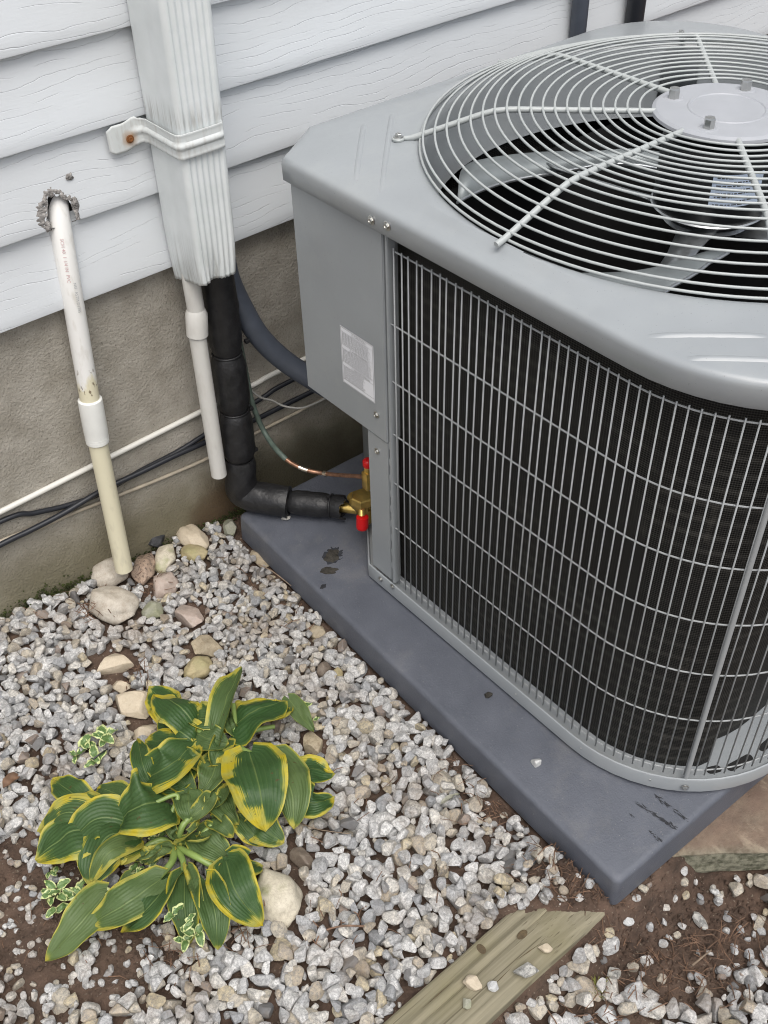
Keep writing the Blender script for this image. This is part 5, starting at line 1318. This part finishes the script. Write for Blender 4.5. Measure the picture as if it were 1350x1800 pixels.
HOSTA = [  # (spine [(px,py,z)...], width px, roll, fold, (margin l, r), tone, seed)
 # lowest leaves first
 ([(508, 1228, .035), (530, 1258, .032), (552, 1285, .022)], 34, .0, .1, (.0, .0), .75, 25),
 ([(445, 1440, .045), (470, 1462, .05), (500, 1482, .030)], 58, -.2, .15, (.10, .30), .30, 5),
 ([(418, 1435, .045), (440, 1462, .045), (462, 1488, .026)], 46, .1, .2, (.30, .25), .35, 55),
 ([(512, 1360, .060), (548, 1352, .066), (588, 1362, .045)], 58, .15, -.1, (.34, .06), .05, 3),
 ([(515, 1392, .055), (550, 1412, .062), (588, 1402, .038)], 52, -.15, .2, (.08, .24), .08, 4),
 ([(385, 1330, .06), (372, 1365, .07), (352, 1398, .06)], 60, 0, .2, (.05, .08), .55, 20),
 ([(372, 1388, .06), (395, 1425, .07), (420, 1450, .05)], 54, .1, .2, (.05, .12), .62, 21),
 ([(345, 1462, .05), (372, 1486, .06), (408, 1512, .035)], 60, .1, .15, (.04, .04), .60, 22),
 ([(330, 1395, .075), (332, 1418, .085), (338, 1448, .065)], 62, .2, .25, (.08, .04), .55, 19),
 ([(300, 1355, .06), (320, 1375, .07), (345, 1392, .06)], 50, -.1, .15, (.05, .12), .3, 191),
 ([(370, 1400, .075), (352, 1425, .082), (322, 1446, .06)], 36, .3, .5, (.10, .2), .8, 23),
 ([(398, 1300, .065), (382, 1325, .075), (378, 1352, .06)], 46, .3, .5, (.5, .12), .35, 29),
 ([(345, 1290, .07), (370, 1300, .085), (402, 1308, .07)], 52, -.1, .25, (.05, .06), .5, 28),
 ([(352, 1330, .06), (375, 1335, .065), (402, 1342, .05)], 34, .2, .2, (.6, .6), .3, 281),
 # upper right quarter
 ([(408, 1285, .070), (440, 1252, .095), (505, 1232, .060)], 90, .25, -.10, (.26, .07), .06, 6),
 ([(462, 1245, .05), (486, 1250, .055), (514, 1243, .03)], 40, 0, .2, (.35, .25), .1, 24),
 ([(376, 1312, .060), (392, 1245, .105), (424, 1172, .055)], 62, .35, .55, (.18, .04), .50, 7),
 ([(392, 1258, .07), (365, 1262, .085), (335, 1262, .055)], 46, .2, .4, (.10, .22), .35, 71),
 ([(302, 1262, .05), (288, 1235, .055), (262, 1208, .035)], 62, .2, .1, (.22, .15), .10, 81),
 ([(345, 1282, .060), (318, 1243, .100), (270, 1222, .055)], 78, -.30, -.30, (.12, .30), .10, 8),
 ([(350, 1312, .055), (325, 1292, .085), (278, 1262, .050)], 70, .25, -.25, (.10, .30), .12, 9),
 ([(330, 1330, .055), (295, 1305, .070), (255, 1302, .035)], 50, .2, .2, (.10, .20), .15, 91),
 ([(262, 1372, .065), (250, 1340, .085), (242, 1300, .050)], 42, .1, .4, (.06, .10), .15, 92),
 ([(330, 1352, .06), (300, 1375, .07), (262, 1380, .055)], 50, .0, .2, (.06, .10), .15, 101),
 ([(255, 1368, .065), (298, 1345, .105), (350, 1300, .070)], 82, -.10, .28, (.07, .30), .14, 10),
 # left quarter
 ([(152, 1412, .045), (125, 1392, .055), (94, 1370, .03)], 52, 0, .15, (.14, .10), .12, 13),
 ([(205, 1448, .055), (170, 1425, .070), (118, 1400, .04)], 48, .2, .3, (.10, .10), .45, 131),
 ([(228, 1425, .055), (205, 1395, .065), (170, 1385, .04)], 46, .0, .35, (.10, .10), .35, 132),
 ([(175, 1452, .050), (120, 1428, .075), (66, 1462, .035)], 72, .10, -.10, (.10, .40), .28, 121),
 ([(188, 1462, .055), (125, 1462, .080), (62, 1512, .030)], 98, -.10, -.05, (.18, .08), .15, 122),
 ([(240, 1452, .060), (170, 1438, .095), (110, 1500, .050)], 76, .1, .1, (.05, .16), .18, 12),
 ([(236, 1468, .065), (185, 1475, .100), (155, 1558, .045)], 104, .05, -.25, (.16, .16), .14, 14),
 ([(236, 1482, .065), (190, 1500, .105), (160, 1552, .055)], 44, .5, .5, (.40, .10), .85, 142),
 ([(290, 1408, .080), (250, 1415, .115), (204, 1442, .070)], 112, .10, .10, (.14, .10), .16, 11),
 # bottom
 ([(186, 1570, .045), (140, 1625, .050), (80, 1690, .018)], 70, .10, .20, (.05, .08), .80, 141),
 ([(232, 1540, .045), (215, 1590, .055), (180, 1620, .03)], 40, .1, .3, (.04, .04), .75, 144),
 ([(300, 1545, .055), (262, 1592, .085), (214, 1640, .035)], 70, -.35, .15, (.12, .10), .16, 151),
 ([(283, 1545, .070), (222, 1588, .085), (150, 1630, .035)], 70, .35, .35, (.16, .12), .62, 15),
 ([(360, 1545, .065), (378, 1605, .080), (383, 1670, .030)], 66, .05, .25, (.06, .06), .35, 17),
 ([(324, 1535, .065), (325, 1600, .085), (332, 1662, .028)], 66, -.05, .20, (.12, .06), .30, 16),
 ([(330, 1525, .070), (345, 1575, .085), (356, 1625, .050)], 32, .4, .6, (.14, .5), .6, 161),
 ([(400, 1505, .060), (432, 1520, .070), (462, 1522, .040)], 50, .0, .1, (.10, .20), .12, 181),
 ([(398, 1515, .065), (415, 1568, .090), (462, 1628, .030)], 88, -.12, .15, (.12, .18), .13, 18),
 # small crumpled young leaves in the crown
 ([(318, 1482, 0.050), (335, 1465, 0.085), (352, 1440, 0.070)], 30, 0.40, 0.60, (0.10, 0.30), 0.80, 61.3),
 ([(312, 1480, 0.050), (300, 1462, 0.080), (296, 1438, 0.060)], 26, -0.40, 0.60, (0.20, 0.10), 0.75, 62.1),
 ([(330, 1478, 0.050), (352, 1478, 0.075), (372, 1470, 0.050)], 28, 0.50, 0.50, (0.10, 0.20), 0.70, 63.4),
 ([(300, 1490, 0.045), (278, 1500, 0.060), (255, 1520, 0.040)], 30, 0.20, 0.60, (0.30, 0.10), 0.85, 64.2),
 ([(380, 1420, 0.060), (392, 1402, 0.085), (400, 1378, 0.070)], 34, 0.30, 0.50, (0.20, 0.10), 0.60, 65.7),
 ([(372, 1440, 0.055), (392, 1452, 0.070), (410, 1472, 0.050)], 36, -0.20, 0.40, (0.10, 0.20), 0.55, 66.9),
 ([(350, 1345, 0.070), (335, 1330, 0.090), (322, 1318, 0.070)], 30, 0.40, 0.50, (0.40, 0.20), 0.40, 67.2),
 ([(245, 1510, 0.050), (262, 1500, 0.065), (285, 1488, 0.060)], 30, 0.30, 0.50, (0.50, 0.20), 0.75, 68.8),
 ([(415, 1290, 0.060), (405, 1272, 0.085), (402, 1250, 0.060)], 26, 0.50, 0.60, (0.10, 0.10), 0.60, 69.1),
 ([(290, 1370, 0.060), (275, 1352, 0.075), (268, 1335, 0.050)], 34, 0.20, 0.40, (0.10, 0.10), 0.20, 70.6),
 # right pair, on top
 ([(478, 1328, .075), (512, 1390, .095), (517, 1458, .055)], 92, -.2, -.15, (.06, .12), .70, 2),
 ([(438, 1322, .085), (456, 1385, .125), (467, 1462, .060)], 122, .04, .10, (.12, .34), .10, 1),
]
PET = [([(316, 1486, .03), (300, 1440, .07), (312, 1398, .095), (270, 1412, .098)], .0042), ([(404, 1318, .05), (370, 1296, .075), (334, 1276, .07)], .0058),
       ([(414, 1312, .05), (413, 1275, .08), (410, 1238, .085)], .0052), ([(314, 1490, .035), (345, 1506, .06), (380, 1526, .05)], .0060),
       ([(310, 1492, .035), (322, 1515, .06), (322, 1548, .065)], .0052), ([(305, 1491, .035), (302, 1515, .06), (272, 1550, .07)], .0062),
       ([(305, 1486, .035), (285, 1476, .05), (262, 1484, .05)], .0055), ([(421, 1304, .04), (448, 1284, .06), (482, 1277, .05)], .0050),
       ([(318, 1484, .03), (350, 1470, .05), (372, 1450, .06)], .0050), ([(412, 1310, .05), (425, 1316, .075), (440, 1323, .085)], .0048),
       ([(404, 1320, .05), (398, 1345, .06), (372, 1392, .06)], .0042), ([(312, 1480, .04), (322, 1450, .07), (348, 1425, .075)], .0060), ([(240, 1500, .04), (270, 1482, .05), (300, 1487, .04)], .0048)]
def build_hosta():
    base = P_(320, 1478, 0); t = empty('hosta_plant', base, 'flattened hosta plant with dark green leaves edged in bright yellow', 'plant')
    for sp, w_, roll, fold, mar, tone, seed in HOSTA:
        pts = [P_(q[0], q[1], .012+q[2]*.74) for q in sp]; s = (pts[1]-CAM).dot(fw)/FPX
        dx, dy = sp[-1][0]-sp[0][0], sp[-1][1]-sp[0][1]; ca = abs(dx)/math.hypot(dx, dy); w_ = w_/math.sqrt(1-.34*ca*ca)
        me = leaf_mesh('leaf', pts, w_*s*1.06, roll, fold, mar, tone, seed*.73, cup=.13, wav=.45)
        link('leaf', me, 'leaf', t, True)
    for sp, r in PET:
        p = catmull([P_(q[0], q[1], .012+q[2]*.70) for q in sp], 6); n = len(p); tube('leaf_stalk', p, [r*(1-.25*i/n) for i in range(n)], 'petiole', t, 10)
build_hosta()
def build_vinca():
    rs = random.Random(8)
    def clump(label, spots, root):
        t = empty('creeping_plant', P_(*root, 0), label, 'plant')
        for (px, py, n, spread, z, sz) in spots:
            c = P_(px, py, z); st = P_(px+rs.uniform(-20, 20), py+rs.uniform(-10, 20), -.002)
            tube('stem', catmull([st, st.lerp(c, .6)+Vector((0, 0, .01)), c], 5), .0011, 'stem', t, 6)
            for k in range(n):
                a = 2*math.pi*k/n+rs.uniform(-.4, .4); L = sz*rs.uniform(.8, 1.2); o_ = c+Vector((rs.uniform(-spread, spread), rs.uniform(-spread, spread), rs.uniform(-.004, .006)))
                d = Vector((math.cos(a), math.sin(a), 0)); e = o_+d*L+Vector((0, 0, rs.uniform(-.004, .006)))
                me = leaf_mesh('leaf', [o_, o_.lerp(e, .5)+Vector((0, 0, .003)), e], L*.72, rs.uniform(-.3, .3), .2, (.1, .1), .5, rs.random()*9, .08, 6, 8)
                link('leaf', me, 'vinca', t, True)
    clump('small cream-edged creeping plant under the lower left hosta leaves', [(92, 1570, 3, .006, .02, .016), (105, 1565, 4, .008, .024, .019), (125, 1572, 4, .007, .022, .019), (95, 1600, 2, .002, .018, .018), (145, 1565, 3, .006, .03, .018),
        (205, 1572, 3, .006, .035, .022), (235, 1548, 5, .014, .03, .018), (260, 1535, 4, .012, .035, .017), (280, 1470, 3, .008, .03, .016), (250, 1510, 4, .012, .03, .018), (220, 1545, 4, .012, .03, .017), (90, 1530, 3, .010, .02, .012)], (150, 1590))
    clump('small cream-edged sprig lying over the bottom hosta leaf', [(305, 1608, 2, .002, .095, .018), (333, 1620, 2, .003, .085, .018), (345, 1640, 3, .004, .06, .018), (325, 1655, 3, .004, .05, .017)], (330, 1650))
    clump('pale variegated sprig left of the hosta near the cream rocks', [(185, 1295, 5, .004, .03, .024), (150, 1315, 4, .008, .02, .022), (170, 1335, 4, .008, .02, .020), (130, 1330, 3, .008, .015, .014)], (160, 1320))
    clump('tiny green sprig right of the hosta, half under a tan stone', [(530, 1240, 2, .003, .03, .018), (548, 1270, 2, .004, .02, .012)], (535, 1262))
build_vinca()

# ================================================================= MOSS, NEEDLES, TWIGS
def build_litter():
    rs = random.Random(17)
    # moss strip along the foot of the foundation
    V = []; F = []
    for k in range(2600):
        x = rs.uniform(-1.1, -.02); hgt = .030 if x < -.34 else .016
        if -.34 < x < -.12 and rs.random() < .6: continue
        y = WALL_Y-.001-abs(rs.gauss(0, .006)); z = gz(x, y)+abs(rs.gauss(0, hgt*.45)); r = rs.uniform(.0012, .0034); b = len(V); c = Vector((x, y, z))
        for q in ((1, 0, 0), (-1, 0, 0), (0, 1, 0), (0, -1, 0), (0, 0, 1), (0, 0, -1)): V.append(c+Vector(q)*r*rs.uniform(.6, 1.2))
        F += [(b, b+2, b+4), (b+2, b+1, b+4), (b+1, b+3, b+4), (b+3, b, b+4), (b+2, b, b+5), (b+1, b+2, b+5), (b+3, b+1, b+5), (b, b+3, b+5)]
    o = mesh('moss', V, F, 'moss', None, fix=False); tag(o, 'dark green moss along the foot of the foundation', 'moss', None, 'stuff')
    # dry needles and fine twigs
    V = []; F = []
    def needle(x, y, L, a, z, r=.0006, lift=.1):
        d = Vector((math.cos(a), math.sin(a), lift)); c = Vector((x, y, z)); mid = c+Vector((rs.gauss(0, L*.06), rs.gauss(0, L*.06), L*.05)); v, f = tube_vf([c-d*L/2, mid, c+d*L/2], r, 4, caps=False, v0=len(V)); V.extend(v); F.extend(f)
    clusters = [(390, 885, 40, 110), (440, 925, 30, 30), (165, 1095, 22, 55), (110, 1050, 50, 60), (35, 1080, 45, 60), (480, 1010, 50, 50), (800, 1370, 40, 25), (880, 1425, 45, 60), (960, 1520, 50, 45), (1030, 1590, 45, 60), (1150, 1640, 80, 80), (1240, 1690, 80, 60),
                (1130, 1720, 60, 50), (1300, 1620, 60, 50), (1040, 1770, 40, 30), (250, 1185, 30, 25), (300, 1700, 60, 35), (100, 1640, 80, 35), (590, 1650, 50, 22), (620, 1380, 120, 16), (700, 1500, 160, 18), (420, 1640, 50, 20), (270, 1040, 25, 35), (1000, 1540, 40, 40), (530, 1080, 30, 22)]
    for px, py, r, n in clusters:
        for k in range(int(n*.75)):
            q = P_(px+rs.gauss(0, r*.75), py+rs.gauss(0, r*.45), 0)
            if q.y > WALL_Y-.01: continue
            i, j = int((q.x-GX0)/GC), int((q.y-GY0)/GC)
            if not (0 <= i < NX and 0 <= j < NY): continue
            if (q.x > -.125 and q.y > -.62): continue
            needle(q.x, q.y, rs.uniform(.012, .034), rs.uniform(0, 6.28), max(float(HM[j, i]), -.06)+.0015, rs.choice((.00045, .0006, .0008)), rs.gauss(0, .12))
    o = mesh('dry_needles', V, F, 'needle', None, fix=False); tag(o, 'reddish dry needles and fibres littering soil and gravel', 'needles', None, 'stuff')
    # soil crumbs
    V = []; F = []
    for px, py, r, k in SOIL:
        for _ in range(int(90*(r/50)**1.6)):
            q = P_(px+rs.gauss(0, r*.75), py+rs.gauss(0, r*.6), 0)
            if q.y > WALL_Y-.01 or (q.x > -.12 and q.y > -.62): continue
            i, j = int((q.x-GX0)/GC), int((q.y-GY0)/GC)
            if not (0 <= i < NX and 0 <= j < NY) or BLOCK[j, i]: continue
            rr = abs(rs.gauss(.0012, .0016))+.0008; c = Vector((q.x, q.y, gz(q.x, q.y)+rr*.5)); b = len(V)
            for w_ in ((1, 0, 0), (-1, 0, 0), (0, 1, 0), (0, -1, 0), (0, 0, 1), (0, 0, -1)): V.append(c+Vector(w_)*rr*rs.uniform(.6, 1.3))
            F += [(b, b+2, b+4), (b+2, b+1, b+4), (b+1, b+3, b+4), (b+3, b, b+4), (b+2, b, b+5), (b+1, b+2, b+5), (b+3, b+1, b+5), (b, b+3, b+5)]
    o = mesh('soil_crumbs', V, F, 'soil', None, fix=False); tag(o, 'loose brown soil crumbs between the stones', 'soil', None, 'stuff')
    # individual twigs
    def twig(label, pts, r, m='twig', name='twig'):
        p = catmull([P_(a, b, z) for a, b, z in pts], 5); tube_o = tube(name, p, [r*(1-.5*i/len(p)) for i in range(len(p))], m, None, 7); tag(tube_o, label, 'twig')
    twig('thin pale twig on bare soil left of the speckled boulder', [(1217, 1697, -.035), (1235, 1682, -.03), (1250, 1670, -.034)], .0016)
    twig('forked reddish dead stem lying over gravel right of the big oval cobble', [(640, 1628, .020), (600, 1628, .024), (565, 1640, .022), (552, 1668, .018)], .0016, 'needle')
    twig('pale straight straw crossing gravel above the brown stone', [(528, 1447, .022), (560, 1458, .026), (615, 1466, .022)], .0009)
    twig('brown bent twig beside the pad below the mud patch', [(455, 992, .020), (480, 1005, .024), (512, 1030, .016)], .0014)
    twig('black thin plastic strip among gravel left of the hosta', [(153, 1344, .022), (172, 1328, .028), (190, 1316, .024)], .0018, 'cableb')
    # dead leaves
    for lab, (a, b), w_, m in (('curled orange-brown dead leaf beside the plank end', ((1040, 1645), (1058, 1652)), .010, 'dead'),
                            ('reddish-brown dead leaf flat on the soil at the left edge', ((30, 1365), (5, 1385)), .022, 'dead'),
                            ('small green fallen leaf on the gravel near the pad', ((778, 1412), (808, 1395)), .010, 'c_green')):
        A, B = P_(*a, .018 if a[1] < 1600 else -.02), P_(*b, .018 if a[1] < 1600 else -.02); me = leaf_mesh('fallen_leaf', [A, A.lerp(B, .5)+Vector((0, 0, .005)), B], w_, .2, .5, (.1, .1), .5, 3, .1, 6, 8)
        o = link('fallen_leaf', me, m, None, True); tag(o, lab, 'dead leaf')
    # grass tuft
    V = []; F = []
    for k in range(46):
        q = P_(1046+rs.gauss(0, 7), 1738+rs.gauss(0, 7), -.045); a = rs.uniform(0, 6.28); L = rs.uniform(.010, .022); d = Vector((math.cos(a)*.7, math.sin(a)*.7, .8)); v, f = tube_vf([q, q+d*L*.6, q+d*L+Vector((d.x, d.y, -.3))*L*.2], [.0009, .0007, .0002], 4, caps=False, v0=len(V)); V += v; F += f
    o = mesh('grass_tuft', V, F, 'tuft', None, fix=False); tag(o, 'small yellow-green grass tuft left of the bright white block', 'grass', None, 'stuff')
build_litter()
